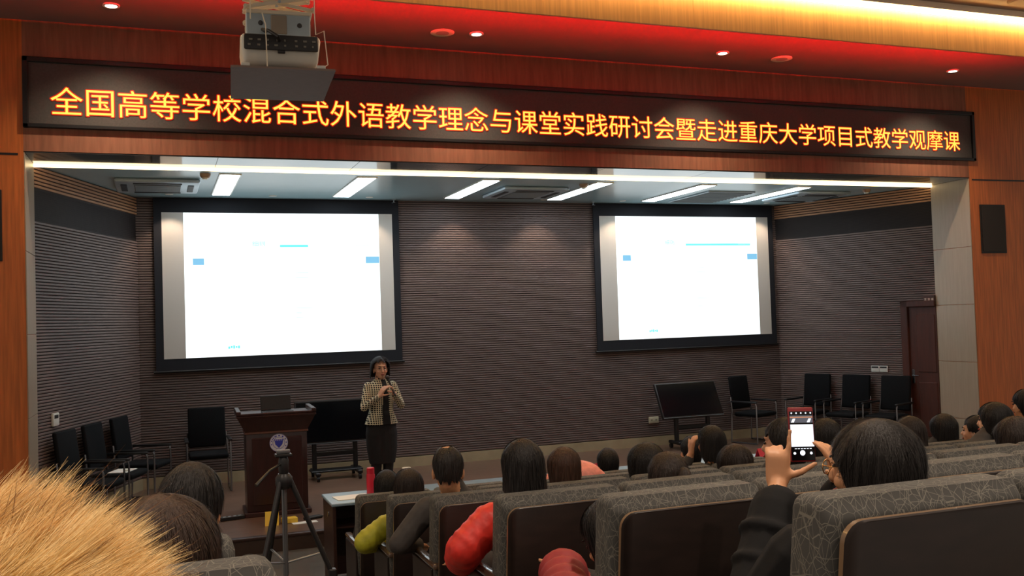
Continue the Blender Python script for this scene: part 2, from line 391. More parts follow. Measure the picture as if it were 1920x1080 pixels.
for x, y, lab in ((.541, 11.4, 'brown ceiling smoke detector beside the leftmost light panel'), (5.37, 11.56, 'brown ceiling smoke detector between the two screens'), (9.99, 11.5, 'brown ceiling smoke detector near the right stage wall')):
    t = thing('smoke_detector', lab, 'smoke detector', (x, y, ZC), group='smoke detectors on the stage ceiling')
    B().lathe([(.06, 0), (.06, -.02), (.045, -.045)], n=20).build('base', mat('detector_brown', (150, 120, 98), .5), t, 40)
    B().lathe([(.036, -.045), (.03, -.062)], n=16).build('sensor', WHITEP, t, 40)
for x in (3.2, 6.35):
    t = thing('sprinkler', 'small ceiling sprinkler head next to the ' + ('lectern side' if x < 5 else 'door side') + ' screen', 'sprinkler', (x, 13.35, ZC), group='sprinklers')
    B().lathe([(.03, 0), (.03, -.006), (.008, -.008), (.008, -.05)], n=12).build('pipe', GREYM, t, 40)
    B().lathe([(.03, -.05), (.03, -.054)], n=12).build('deflector', CHROME, t, 40)
for i in range(8):
    x = .17 + 1.32 * i
    t = thing('wall_washer', 'small recessed spotlight grazing the slatted back wall', 'downlight', (x, 13.17, ZC), group='spotlights along the back wall')
    B().lathe([(.05, 0), (.052, -.006), (.035, -.008)], n=18).build('trim_ring', WHITEP, t, 40)
    s = spot('washer_lamp', (0, 0, -.012), W_WASH, (255, 228, 200), 92, .5, (0, .10, -1), .02); s.parent = t

# ------------------------------------------------------------------ projection screens
def screen(x0, x1, sl, lab, right):
    t = thing('projection_screen', lab, 'projection screen', (0, 13.5, 0), group='projection screens')
    zt, zb = 3.816, 1.861
    B().box((x0 - .10, -.012, zb - .16), (x1 + .10, .012, ZC - .005)).build('border', BLACKFAB, t)
    B().box((x0, -.016, zb), (x1, -.011, zt)).build('fabric', FABRIC, t)
    B().tube([(x0 - .13, 0, zb - .17), (x1 + .13, 0, zb - .17)], .018, 10).build('bottom_bar', BLACK, t, 40)
    p0, p1 = sl
    s = B().box((p0, -.018, zb + .004), (p1, -.0165, zt - .002)).build('slide', SLIDE_E, t)
    w = p1 - p0; u = lambda f: p0 + f * w
    BL, CY, VL = emit('slide_blue', (130, 196, 232), 1.0), emit('slide_cyan', (120, 238, 240), 1.05), emit('slide_faint', (212, 236, 244), 1.0)
    B().box((u(.042), -.0195, 3.108), (u(.096), -.018, 3.197)).build('block', BL, s)
    B().box((u(.925), -.0195, 3.11), (u(.998), -.018, 3.205)).build('block', BL, s)
    xa, xb = (u(.475), u(.62)) if not right else (u(.48), u(.95))
    B().box((xa, -.0195, 3.345), (xb, -.018, 3.378)).build('rule', CY, s)
    B().box((u(.86), -.0195, 3.362), (u(.96), -.018, 3.372)).build('rule', VL, s)
    for a, c, zz in ((.55, .62, 2.98), (.55, .62, 2.915), (.55, .64, 2.49), (.55, .58, 2.425), (.55, .59, 2.36)):
        B().box((u(a), -.0195, zz), (u(c), -.018, zz + .008)).build('text_line', VL, s)
    text_mesh('lettering', '细则', emit('slide_text', (120, 214, 230), 1.0), s, u(.335), u(.40), 3.36, 3.43, -.0208)
    for k in range(5): B().box((u(.205 + .012 * k), -.0195, 1.968 + .008 * (k % 2)), (u(.214 + .012 * k), -.018, 2.0 + .006 * (k % 3))).build('footer_mark', CY, s)
screen(.07, 3.199, (.345, 3.0), 'large wall screen with a white slide above the speaker and lectern', False)
screen(6.508, 9.627, (6.785, 9.395), 'wall screen with a white slide near the brown stage door', True)

# ------------------------------------------------------------------ fittings on the walls
def onwall(M, s, z): return M @ Vector((s, 0, z))
def wall_rot(M): return math.atan2(M[1][0], M[0][0])
t = tag(thing('door_1', 'brown framed wooden door in the splayed stage wall', None, onwall(MR, 0, ZS), wall_rot(MR) + PI), kind='structure')
B().box((-.46, -.012, 0), (-.0, .03, 2.10)).build('leaf', DOORW, t)
for lo, hi in (((-.53, -.05, 0), (-.42, .03, 2.16)), ((-.53, -.05, 2.07), (.0, .03, 2.16))): B().rbox(lo, hi, .008, 1).build('casing', DOORW, t)
for z0, z1 in ((.15, .95), (1.1, 1.95)): B().rbox((-.30, -.022, z0), (-.02, -.008, z1), .006, 1).build('door_panel', DOORW, t)
hd = B().rbox((-.395, -.022, .93), (-.355, -.012, 1.14), .004, 1).build('handle', CHROME, t)
B().tube([(-.375, -.02, 1.05), (-.375, -.06, 1.05), (-.27, -.065, 1.05)], .009, 8).build('lever', CHROME, hd, 40)
t = thing('door_sign', 'small dark plate with three pale characters above the stage door', 'sign', onwall(MR, 0, 2.33), wall_rot(MR) + PI)
B().rbox((-.17, -.03, -.07), (.0, .02, .07), .004, 1).build('plate', mat('sign_brown', (70, 44, 38), .5), t)
GL = mat('glyph_pale', (206, 190, 176), .5)
for x in (-.154, -.102, -.05):
    for q in range(3): B().box((x, -.034, -.02 + q * .018), (x + .034, -.03, -.011 + q * .018)).build('glyph', GL, t)
    B().box((x + .014, -.034, -.02), (x + .021, -.03, .03)).build('glyph', GL, t)
B().box((-.16, -.033, -.05), (-.01, -.03, -.042)).build('rule', GL, t)
t = thing('wall_switch', 'cream double switch plate on the right stage wall', 'switch', onwall(MR, .92, 1.3), wall_rot(MR) + PI)
for k in range(2):
    p = B().rbox((-.135 + k * .137, -.016, -.048), (-.002 + k * .137, .0, .048), .006, 2).build('plate', WHITEP, t, 40)
    B().box((-.125 + k * .137, -.019, .012), (-.015 + k * .137, -.015, .036)).build('window', DARKP, p)
t = thing('wall_thermostat', 'cream thermostat on the left stage wall by the pillar', 'thermostat', onwall(ML, .37, 1.33), wall_rot(ML))
B().rbox((-.065, -.026, -.07), (.065, .002, .07), .008, 2).build('body', WHITEP, t, 40)
B().box((-.045, -.028, .012), (.04, -.026, .05)).build('display', DARKP, t)
t = thing('wall_outlet', 'pale socket plate low on the back wall beside the right television', 'outlet', (7.36, YB - .018, .572))
B().rbox((-.088, -.016, -.052), (.088, .002, .052), .006, 2).build('plate', mat('outlet_beige', (206, 196, 168), .45), t, 40)
for k in (-.04, .04): B().box((k - .015, -.018, -.012), (k + .015, -.016, .012)).build('socket', mat('socket_beige', (150, 140, 118), .5), t)
for x, lab in ((11.125, 'dark flush loudspeaker panel in the wall right of the stage'), (-1.62, 'dark flush loudspeaker panel in the wall left of the stage')):
    t = thing('wall_speaker', lab, 'speaker', (x, YP, 3.305), group='flush wall loudspeakers')
    B().rbox((-.235, -.012, -.345), (.235, .004, .345), .006, 1).build('frame', mat('speaker_frame', (34, 30, 28), .6), t)
    B().box((-.21, -.02, -.32), (.21, -.012, .32)).build('cloth', mat('speaker_cloth', (52, 47, 44), .9, noise=.2, nscale=200), t)

# ------------------------------------------------------------------ stage furniture
def television(loc, rz, lab, tilt=0):
    t = thing('television', lab, 'television', loc, rz, group='televisions on wheeled stands')
    w, z0, z1 = .54, .48, 1.06
    T = Matrix.Translation((0, 0, z0)) @ Matrix.Rotation(-tilt, 4, 'X') @ Matrix.Translation((0, 0, -z0))
    bz = B().rbox((-w, -.02, z0), (w, .035, z1), .012, 2, T).build('bezel', DARKP, t, 40)
    B().box((-w + .02, -.024, z0 + .025), (w - .02, -.0195, z1 - .02), T).build('glass', TVGLASS, bz)
    B().box((-.05, -.026, z0 + .006), (.05, -.022, z0 + .014), T).build('badge', CHROME, bz)
    B().box((-w + .01, -.0225, z0 + .002), (w - .01, -.0185, z0 + .006), T).build('lower_edge', GREYM, bz)
    for s in (-1, 1):
        B().rbox((s * .28 - .03, .035, .09), (s * .28 + .03, .09, 1.0 if not tilt else .56), .006, 1).build('upright', BLACK, t)
        B().rbox((s * .28 - .035, -.27, .075), (s * .28 + .035, .27, .12), .01, 1).build('foot', BLACK, t)
        for y in (-.24, .24):
            c = B().tube([(s * .28, y, .04), (s * .28, y, .085)], .02, 8).build('castor_fork', DARKP, t)
            B().tube([(s * .28 - .018, y, .037), (s * .28 + .018, y, .037)], .036, 14).build('castor_wheel', BLACK, c, 40)
    B().rbox((-.28, .04, .30), (.28, .08, .36), .006, 1).build('crossbar', BLACK, t)
    B().rbox((-.35, -.12, .10), (.35, .12, .125), .006, 1).build('shelf', BLACK, t)
    return t
television((2.24, 13.12, ZS), 0, 'large black television on a wheeled stand behind the lectern')
television((7.74, 12.93, ZS), 0, 'large black television tilted back on a wheeled stand beside the wall outlet', math.radians(27))

def chair(loc, rz, lab, grp):
    t = thing('visitor_chair', lab, 'chair', loc, rz, grp)
    M = Matrix.Translation((0, -.2, .45)) @ Matrix.Rotation(.13, 4, 'X')
    B().rbox((-.235, -.03, .08), (.235, .02, .60), .05, 3, M).build('backrest', BLKMESH, t, 40)
    B().rbox((-.24, -.2, .42), (.24, .27, .49), .03, 3).build('seat', BLKMESH, t, 40)
    for s in (-1, 1):
        B().tube([(s * .265, .25, .012), (s * .265, .25, .60), (s * .265, .235, .645)], .012, 8).build('front_post', CHROME, t, 40)
        B().tube([(s * .265, -.24, .012), (s * .255, -.22, .5), (s * .24, -.25, .72)], .012, 8).build('rear_post', CHROME, t, 40)
        B().tube([(s * .265, .25, .012), (s * .265, -.24, .012)], .012, 8).build('runner', CHROME, t, 40)
        B().rbox((s * .265 - .025, -.22, .64), (s * .265 + .025, .26, .668), .012, 2).build('armrest', BLACK, t, 40)
    B().tube([(-.265, .2, .42), (.265, .2, .42)], .011, 8).build('crossbar', CHROME, t, 40)
    return t
def along(Ps, Pe, s, off, sg):
    d = (Pe - Ps).normalized(); n = Vector((d.y, -d.x)) * sg; p = Ps + d * s + n * off; return (p.x, p.y, ZS), math.atan2(-n.x, n.y)
for i, s in enumerate((.42, 1.08, 1.82)):
    l, a = along(PLs, PLe, s, .36, 1); chair(l, a, ['black visitor chair on the left stage wall nearest the thermostat', 'black visitor chair on the left stage wall, middle of three', 'black visitor chair on the left stage wall in the corner'][i], 'chairs along the left stage wall')
chair((.58, 13.05, ZS), PI, 'black visitor chair with chrome posts between the corner and the lectern', 'chairs along the back wall')
chair((8.88, 13.02, ZS), PI + .35, 'black visitor chair with slanting chrome posts beside the right television', 'chairs along the back wall')
for i, s in enumerate((.62, 1.27, 1.95)):
    l, a = along(PRs, PRe, s, .36, -1); chair(l, a, ['black visitor chair on the right stage wall next to the door', 'black visitor chair on the right stage wall, middle of three', 'black visitor chair on the right stage wall in the corner'][i], 'chairs along the right stage wall')
l, a = along(PLs, PLe, 1.5, .46, 1)
t = thing('name_card', 'white sheet and clip lying across the seat of a left wall chair', 'paper', (l[0], l[1], ZS + .665), a)
l2, a2 = along(PLs, PLe, 1.08, .42, 1); t.location = (l2[0], l2[1], ZS + .492); t.rotation_euler = (0, 0, a2)
B().box((-.14, -.1, 0), (.16, .12, .006)).build('sheet', PAPER, t); B().rbox((.02, .06, .006), (.08, .1, .02), .003, 1).build('clip', WHITEP, t)

# lectern
t = thing('lectern', 'dark red wooden lectern with a round blue and white emblem', 'lectern', (1.22, 11.1, ZS), math.radians(-2))
def frustum(b, x0, y0, x1, y1, X0, Y0, X1, Y1, z0, z1):
    return b.add([(x0, y0, z0), (x1, y0, z0), (x1, y1, z0), (x0, y1, z0), (X0, Y0, z1), (X1, Y0, z1), (X1, Y1, z1), (X0, Y1, z1)],
                 [(0, 3, 2, 1), (4, 5, 6, 7), (0, 1, 5, 4), (1, 2, 6, 5), (2, 3, 7, 6), (3, 0, 4, 7)])
B().rbox((-.33, -.20, .05), (.33, .32, .91), .01, 2).build('body', LECTERN, t, 40)
frustum(B(), -.335, -.205, .335, .325, -.42, -.27, .42, .36, .925, 1.09).build('flared_top', LECTERN, t)
B().rbox((-.345, -.215, .905), (.345, .335, .928), .005, 1).build('moulding', mat('lectern_edge', (120, 84, 70), .35), t)
B().rbox((-.43, -.28, 1.09), (.43, .37, 1.115), .008, 1).build('top_board', LECTERN, t)
for lo, hi in (((-.43, -.28, 1.115), (-.38, .37, 1.165)), ((.38, -.28, 1.115), (.43, .37, 1.165)), ((-.43, -.28, 1.115), (.43, -.245, 1.14))): B().rbox(lo, hi, .006, 1).build('rim', LECTERN, t)
B().rbox((-.36, -.23, 0), (.36, .34, .05), .006, 1).build('plinth', LECTERN, t)
B().rbox((-.27, -.212, .12), (.27, -.198, .86), .01, 1).build('front_panel', LECTERN, t)
em = B().lathe([(.10, 0), (.10, .006)], n=40, M=Matrix.Translation((.02, -.212, .795)) @ Matrix.Rotation(PI / 2, 4, 'X')).build('emblem', mat('emblem_white', (206, 206, 214), .5), t)
EB = mat('emblem_blue', (52, 60, 168), .5)
def disc(r0, r1, y, a0=0, a1=2 * PI, n=40):
    v = []; f = []
    for i in range(n + 1):
        a = a0 + (a1 - a0) * i / n
        for r in (r0, r1): v.append((.02 + r * math.cos(a), y, .795 + r * math.sin(a)))
    for i in range(n): f.append((2 * i, 2 * i + 1, 2 * i + 3, 2 * i + 2))
    return B().add(v, f)
disc(.062, .066, -.2192).build('emblem_ring', EB, em); disc(.096, .099, -.2192).build('emblem_ring', EB, em)
B().add([(.02 - .05, -.2192, (.835)), (.02 + .05, -.2192, (.835)), (.02 + .038, -.2192, .78), (.02, -.2192, .738), (.02 - .038, -.2192, .78)], [(0, 1, 2, 3, 4)]).build('emblem_shield', EB, em)
for k in range(14):
    a = math.radians(200 + k * 27) if k > 4 else math.radians(150 - k * 30)
    x, z = .02 + .08 * math.cos(a), .795 + .08 * math.sin(a)
    B().box((x - .006, -.2194, z - .006), (x + .006, -.2188, z + .006)).build('emblem_mark', EB, em)
for k in range(4): B().box((-.018 + k * .021, -.2198, .82), (-.006 + k * .021, -.2194, .832)).build('emblem_mark', mat('emblem_pale', (160, 164, 210), .5), em)
t = thing('laptop', 'open black laptop standing on the lectern top', 'laptop', (1.25, 11.13, ZS + 1.115), PI)
B().rbox((-.17, -.1, 0), (.17, .13, .018), .005, 1).build('keyboard_base', DARKP, t)
M = Matrix.Translation((0, .12, .018)) if False else Matrix.Translation((0, -.1, .018)) @ Matrix.Rotation(.25, 4, 'X')
B().rbox((-.17, -.01, 0), (.17, .0, .17), .005, 1, M).build('screen_lid', BLACK, t)

# things on the stage floor
def small(name, lab, cat, b, m, grp=None): o = b.build(name, m, None); tag(o, lab, cat, grp); return o
def at(o, x, y, z, rz=0): o.location = (x, y, z); o.rotation_euler = (0, 0, rz); return o
at(small('yellow_card', 'tall yellow folded card on the stage floor before the lectern', 'card', B().add([(-.07, 0, 0), (.07, 0, 0), (.07, .06, .14), (-.07, .06, .14), (-.07, .12, 0), (.07, .12, 0), (-.066, .006, 0), (.066, .006, 0), (.066, .06, .132), (-.066, .06, .132), (-.066, .114, 0), (.066, .114, 0)],
    [(0, 1, 2, 3), (3, 2, 5, 4), (6, 9, 8, 7), (9, 10, 11, 8), (0, 6, 7, 1), (4, 5, 11, 10), (1, 7, 8, 2), (2, 8, 11, 5), (0, 3, 9, 6), (3, 4, 10, 9)]), YELLOW), 1.08, 10.34, ZS, -.15)
at(small('yellow_card', 'low yellow folded card lying beside the taller one', 'card', B().rbox((-.08, -.05, 0), (.08, .05, .055), .006, 1), YELLOW), 1.27, 10.42, ZS, .1)
at(small('paper_card', 'flat white card on the stage floor by the stage edge', 'card', B().box((-.13, -.05, 0), (.13, .05, .004)), PAPER), 1.42, 10.34, ZS, .08)
t = thing('microphone_stand_base', 'small black clip box with a cable on the stage floor', 'box', (1.53, 10.5, ZS), .4)
B().rbox((-.1, -.04, 0), (.1, .04, .03), .008, 1).build('body', BLACK, t); B().tube([(.1, 0, .01), (.2, .03, .008), (.28, .12, .008)], .006, 6).build('cable', BLACK, t)
pts = []
for i in range(30):
    a = i / 29; pts.append((.35 + .35 * a + .12 * math.sin(a * 9), 11.25 - .35 * a + .10 * math.cos(a * 7), ZS + .008))
tag(B().tube(pts, .007, 6).build('floor_cable', BLACK, None, 40), 'black cable curling over the stage floor left of the lectern', 'cable')
t = thing('power_strip', 'black power strip at the foot of the lectern', 'power strip', (.72, 10.88, ZS), .2)
B().rbox((-.13, -.03, 0), (.13, .03, .04), .006, 1).build('body', BLACK, t)
for k in range(4): B().box((-.1 + k * .055, -.015, .04), (-.07 + k * .055, .015, .042)).build('socket', GREYM, t)

# ------------------------------------------------------------------ front desks
dk = thing('front_desk', 'dark wooden desk with a pale blue top before the first seat row', 'desk', (0, 0, 0))
x0, x1, y0, y1 = 1.34, 7.9, 8.12, 8.66
B().rbox((x0, y0, .715), (x1, y1, .74), .006, 1).build('desk_top', DESKTOP, dk)
B().box((x0 + .02, y1 - .03, .02), (x1 - .02, y1 - .01, .715)).build('front_panel', DESKW, dk)
for x in np.linspace(x0 + .01, x1 - .04, 5): B().rbox((x, y0 + .02, 0), (x + .03, y1 - .03, .715), .004, 1).build('end_panel', DESKW, dk)
B().box((x0 + .04, y0 + .14, .50), (x1 - .04, y1 - .03, .515)).build('shelf', DESKW, dk)
B().lathe([(.022, 0), (.022, .008)], n=16, M=Matrix.Translation((x0 + .01, y0 + .22, .62)) @ Matrix.Rotation(-PI / 2, 4, 'Y')).build('grommet', CHROME, dk, 40)
at(small('document', 'white printed sheets on the blue desk top', 'paper', B().box((-.15, -.1, 0), (.15, .1, .006)), PAPER), 1.56, 8.36, .74, .1)
t = thing('thermos', 'bright red thermos flask standing on the blue desk', 'flask', (1.74, 8.42, .74))
B().lathe([(.036, 0), (.038, .01), (.038, .17), (.034, .18)], n=20).build('body', RED, t, 40); B().lathe([(.034, .18), (.034, .23), (.028, .236)], n=20).build('cap', RED, t, 40)
t = thing('paper_cup', 'white paper cup on the desk behind two dark heads', 'cup', (2.06, 8.4, .74))
B().lathe([(.026, 0), (.036, .10), (.037, .205), (.034, .205), (.03, .02)], n=20).build('wall', PAPER, t, 40); B().lathe([(.038, .2), (.040, .206), (.038, .212), (.034, .206)], n=20).build('rim', WHITEP, t, 40)
for x, lab in ((3.95, 'small red folded card on the desk near the pink jacket'), (5.8, 'small red folded card on the desk left of the raised phone')):
    o = small('name_card', lab, 'card', B().add([(-.04, -.05, 0), (.04, -.05, 0), (.04, 0, .095), (-.04, 0, .095), (-.04, .05, 0), (.04, .05, 0), (-.036, -.044, 0), (.036, -.044, 0), (.036, 0, .087), (-.036, 0, .087), (-.036, .044, 0), (.036, .044, 0)],
        [(0, 1, 2, 3), (3, 2, 5, 4), (6, 9, 8, 7), (9, 10, 11, 8), (0, 6, 7, 1), (4, 5, 11, 10), (1, 7, 8, 2), (2, 8, 11, 5), (0, 3, 9, 6), (3, 4, 10, 9)]), RED, 'red cards on the desk'); at(o, x, 8.4, .74)

# ------------------------------------------------------------------ auditorium seats
def make_seat():
    t = thing('auditorium_seat', 'seat', 'seat')
    lean = lambda b, y0=0.0: [(x, y - .13 * (z - .45) + .07, z) for x, y, z in b.v]
    b = B().rbox((-.285, -.004, .40), (.285, .14, 1.0), .030, 3); b.v = lean(b)
    b.v = [(x, y, z - (.022 if z > .9 and y < .02 else 0)) for x, y, z in b.v]
    b.v = [(x, y - .035 * (1 - (x / .283) ** 2) * 0 + .02 * (x / .283) ** 2, z - .018 * (x / .283) ** 2) for x, y, z in b.v]
    b.build('back_cushion', UPH, t, 50)
    n = 9; v = []; f = []                                         # wooden back shell: rounded plate, slightly bowed
    W, Z0, Z1, r = .272, .28, .955, .045
    out = []
    for cx, cz, a0 in ((W - r, Z1 - r, 0), (-W + r, Z1 - r, 90), (-W + r, Z0 + r, 180), (W - r, Z0 + r, 270)):
        for i in range(6): a = math.radians(a0 + i * 18); out.append((cx + r * math.cos(a), cz + r * math.sin(a)))
    def sh(x, z, off): return (x, -.13 * (z - .45) + .07 - off - .008 * (1 - (x / W) ** 2), z - .012 * (x / W) ** 2)
    m = len(out)
    b = B().add([sh(x, z, .022) for x, z in out] + [sh(x * .96, z - .004, .026) for x, z in out], [tuple(range(m, 2 * m))] + [(i, (i + 1) % m, m + (i + 1) % m, m + i) for i in range(m)])
    # fill grid columns so the plate follows the bow
    shell = b.build('back_shell', SEATW, t, 30)
    b = B().add([sh(x, z, .022) for x, z in out] + [sh(x, z, .008) for x, z in out], [(i, m + i, m + (i + 1) % m, (i + 1) % m) for i in range(m)])
    b.build('shell_edge', SEATEDGE, shell, 30)
    b = B().rbox((-.25, .16, .37), (.25, .60, .47), .04, 3); b.build('seat_cushion', UPH, t, 50)
    B().rbox((-.24, .17, .345), (.24, .57, .375), .008, 1).build('seat_pan', SEATW, t)
    for s in (-1, 1):
        a = B().rbox((s * .285 - .012, .10, 0), (s * .285 + .012, .50, .60), .008, 2).build('side_panel', SEATW, t)
        B().rbox((s * .272 - .026, .04, .60), (s * .272 + .026, .52, .635), .014, 3).build('armrest', ARMW, a, 40)
    B().rbox((-.28, .14, 0), (.28, .20, .36), .01, 1).build('base', SEATW, t)
    return t
SEAT0 = make_seat(); used = [False]
def place_seat(x, k, lab, grp):
    o = SEAT0 if not used[0] else copy_tree(SEAT0); used[0] = True
    o.location = (x, row_y(k), row_floor(k)); o['label'] = lab; o['group'] = grp; return o
AISLE = {0: 'aisle seat in front of the person filming with a red phone', 1: 'aisle seat behind the dark red jacket', 2: 'aisle seat of the person in the bright red jacket',
         3: 'aisle seat of the balding man', 4: 'aisle seat of the person in the yellow green jacket', 5: 'first aisle seat right behind the blue topped desk'}
AISLE[0] = 'grey patterned seat with wooden back holding the person with the red phone'
ORD = ['', 'second', 'third', 'fourth', 'fifth', 'sixth', 'seventh', 'eighth', 'ninth', 'tenth', 'eleventh', 'twelfth']
ROWN = ['row of the phone filmer', 'row of the dark red jacket', 'row of the bright red jacket', 'row of the balding man', 'row of the yellow green jacket', 'row behind the blue desk']
XS0 = 1.34 + .285 + .005
for k, n in enumerate((3, 4, 6, 8, 10, 11)):
    for j in range(n):
        lab = AISLE[k] if j == 0 else 'grey patterned auditorium seat, %s from the aisle in the %s' % (ORD[j], ROWN[k])
        place_seat(XS0 + .60 * j, k, lab, 'seats right of the aisle')
XSL = .19 - .285
for k, lab in ((-1, 'seat of the person in the golden fur hood'), (0, 'grey patterned aisle seat with the brown haired person'), (1, 'aisle seat of the dark haired person with a bare ear'), (2, 'empty aisle seat ahead of the dark haired person with a bare ear')):
    place_seat(XSL, k, lab, 'seats left of the aisle')
place_seat(XSL - .60, 0, 'grey patterned seat left of the brown haired person', 'seats left of the aisle')

# ------------------------------------------------------------------ people
class Body:
    """closed primitives, each with a material index, fused into one surface by a voxel remesh"""
    def __init__(s): s.b = B(); s.m = []
    def _mark(s, n0, m): s.m += [m] * (len(s.b.f) - n0)
    def ell(s, c, r, m, R=None):
        n = len(s.b.f); M = Matrix.Translation(c) @ (R.to_4x4() if R is not None else Matrix.Identity(4)); s.b.ell((0, 0, 0), r, M, 16, 10); s._mark(n, m)
    def cap(s, p, q, r1, r2, m, n=12):
        p, q = Vector(p), Vector(q); d = q - p; L = d.length; f0 = len(s.b.f)
        if L < 1e-6: return s.ell(p, (r1,) * 3, m)
        t = d / L; pts = []; rs = []
        for a in (80, 55, 30): pts.append(p - t * r1 * math.sin(math.radians(a))); rs.append(r1 * math.cos(math.radians(a)))
        pts += [p, p + d * .5, q]; rs += [r1, (r1 + r2) / 2, r2]
        for a in (30, 55, 80): pts.append(q + t * r2 * math.sin(math.radians(a))); rs.append(r2 * math.cos(math.radians(a)))
        s.b.tube(pts, rs, n); s._mark(f0, m)
    def loft(s, rings, m, n=24, p=2.3):
        f0 = len(s.b.f); v = []; f = []
        for cx, cy, cz, rx, ry in rings:
            for i in range(n):
                a = 2 * PI * i / n; c, d = math.cos(a), math.sin(a)
                v.append((cx + rx * math.copysign(abs(c) ** (2 / p), c), cy + ry * math.copysign(abs(d) ** (2 / p), d), cz))
        for j in range(len(rings) - 1):
            for i in range(n): k = (i + 1) % n; f.append((j * n + i, j * n + k, (j + 1) * n + k, (j + 1) * n + i))
        f.append(tuple(range(n))[::-1]); f.append(tuple(range((len(rings) - 1) * n, len(rings) * n)))
        s.b.add(v, f); s._mark(f0, m)
    def head(s, c, R, sc, m, neck_to=None):
        P = lambda x, y, z: Vector(c) + R @ (Vector((x, y, z)) * sc)
        E = lambda p, r: s.ell(P(*p), tuple(q * sc for q in r), m, R)
        E((0, -.012, .03), (.076, .094, .094)); E((0, .03, -.025), (.064, .066, .09)); E((0, .055, -.088), (.034, .032, .028))
        E((0, .085, .035), (.05, .014, .012))
        for x in (-1, 1): E((x * .077, -.008, -.02), (.011, .02, .033)); E((x * .035, .07, -.03), (.025, .022, .022))
        s.cap(P(0, .094, .012), P(0, .112, -.028), .009 * sc, .014 * sc, m, 8)
        s.cap(P(0, .088, -.062), P(0, .09, -.064), .02 * sc, .016 * sc, m, 8)
        if neck_to is not None: s.cap(P(0, -.02, -.07), neck_to, .055 * sc, .062 * sc, m)
    def hand(s, W, D, N, side, m, curls=(.5, .5, .5, .5), thumb=(.6, .7, .1), sc=1.0, per=None):
        """W wrist, D towards the knuckles, N the way the palm faces, side +1/-1 the thumb side along D x N"""
        W, D, N = Vector(W), Vector(D).normalized(), Vector(N); N = (N - D * N.dot(D)).normalized(); S = D.cross(N) * side
        for o in (-.026, -.009, .009, .026): s.cap(W + S * o * .8 * sc + D * .012 * sc, W + D * .085 * sc + S * o * sc, .015 * sc, .0125 * sc, m, 10)
        for i, (o, L) in enumerate(((.030, .072), (.0105, .082), (-.0105, .076), (-.030, .060))):
            p = W + D * .092 * sc + S * o * sc; ang = 0; cu = (per or {}).get(i, curls[i]); fan = S * o * 2.2
            for fr, rr in ((.45, .0092), (.30, .0085), (.25, .0076)):
                ang += cu; q = p + (D * math.cos(ang) + N * math.sin(ang) + fan * math.cos(ang)).normalized() * L * fr * sc
                s.cap(p, q, rr * sc, rr * .93 * sc, m, 8); p = q
        p = W + D * .028 * sc + S * .026 * sc; d = (D * thumb[0] + S * thumb[1] + N * thumb[2]).normalized()
        q = p + d * .042 * sc; s.cap(p, q, .014 * sc, .0115 * sc, m, 8)
        d2 = (d + D * .35 + N * .15).normalized(); r = q + d2 * .03 * sc; s.cap(q, r, .011 * sc, .0098 * sc, m, 8); s.cap(r, r + d2 * .022 * sc, .0098 * sc, .0082 * sc, m, 8)
    def finish(s, name, mats, parent, voxel=.011, smooth=2, repaint=None):
        src = s.b.mesh('src'); o = bpy.data.objects.new('src', src); COL.objects.link(o)
        bm = bmesh.new(); bm.from_mesh(src); bmesh.ops.recalc_face_normals(bm, faces=bm.faces); bm.to_mesh(src); bm.free()
        md = o.modifiers.new('r', 'REMESH'); md.mode = 'VOXEL'; md.voxel_size = voxel
        sm = o.modifiers.new('s', 'SMOOTH'); sm.factor = .5; sm.iterations = smooth
        dg = bpy.context.evaluated_depsgraph_get(); me = bpy.data.meshes.new_from_object(o.evaluated_get(dg))
        bpy.data.objects.remove(o)
        tree = BVHTree.FromPolygons([Vector(v) for v in s.b.v], s.b.f)
        idx = []
        for p in me.polygons:
            h = tree.find_nearest(p.center); k = s.m[h[2]] if h[2] is not None else 0
            if repaint: k = repaint(p.center, p.normal, k)
            idx.append(k)
        me.materials.clear()
        for m in mats: me.materials.append(m)
        me.polygons.foreach_set('material_index', idx); smooth_mesh(me); me.name = name
        return link(name, me, parent)

STY = {'crop': dict(f=[-.07, -.055, .015, .02, .06, .07], x=[-1, -.5, -.12, .3, .6, 1], r=(.082, .101, .100), taper=.6),
       'short': dict(f=[-.09, -.085, -.01, .0, .055, .065], x=[-1, -.35, -.04, .3, .66, 1], r=(.087, .106, .106), taper=.55),
       'bob': dict(f=[-.125, -.12, -.105, .035, .06], x=[-1, -.35, .05, .42, 1], r=(.096, .112, .110), taper=.02),
       'curl': dict(f=[-.095, -.095, -.085, .062, .085], x=[-1, -.35, .12, .46, 1], r=(.104, .112, .108), taper=.02),
       'puff': dict(f=[-.125, -.12, -.07, .035, .06], r=(.118, .125, .118), taper=.10),
       'long': dict(f=[-.24, -.22, -.13, .04, .06], r=(.094, .110, .110), taper=.05),
       'up': dict(f=[-.07, -.06, -.01, .05, .06], r=(.088, .107, .106), taper=.5)}
HAIRM = {}
def hair_mat(rgb):
    if rgb not in HAIRM: HAIRM[rgb] = mat('hair_%d_%d_%d' % rgb, rgb, .5, noise=.4, nscale=22, stretch=(6, 6, .5), bump=.5, spec=.3)
    return HAIRM[rgb]
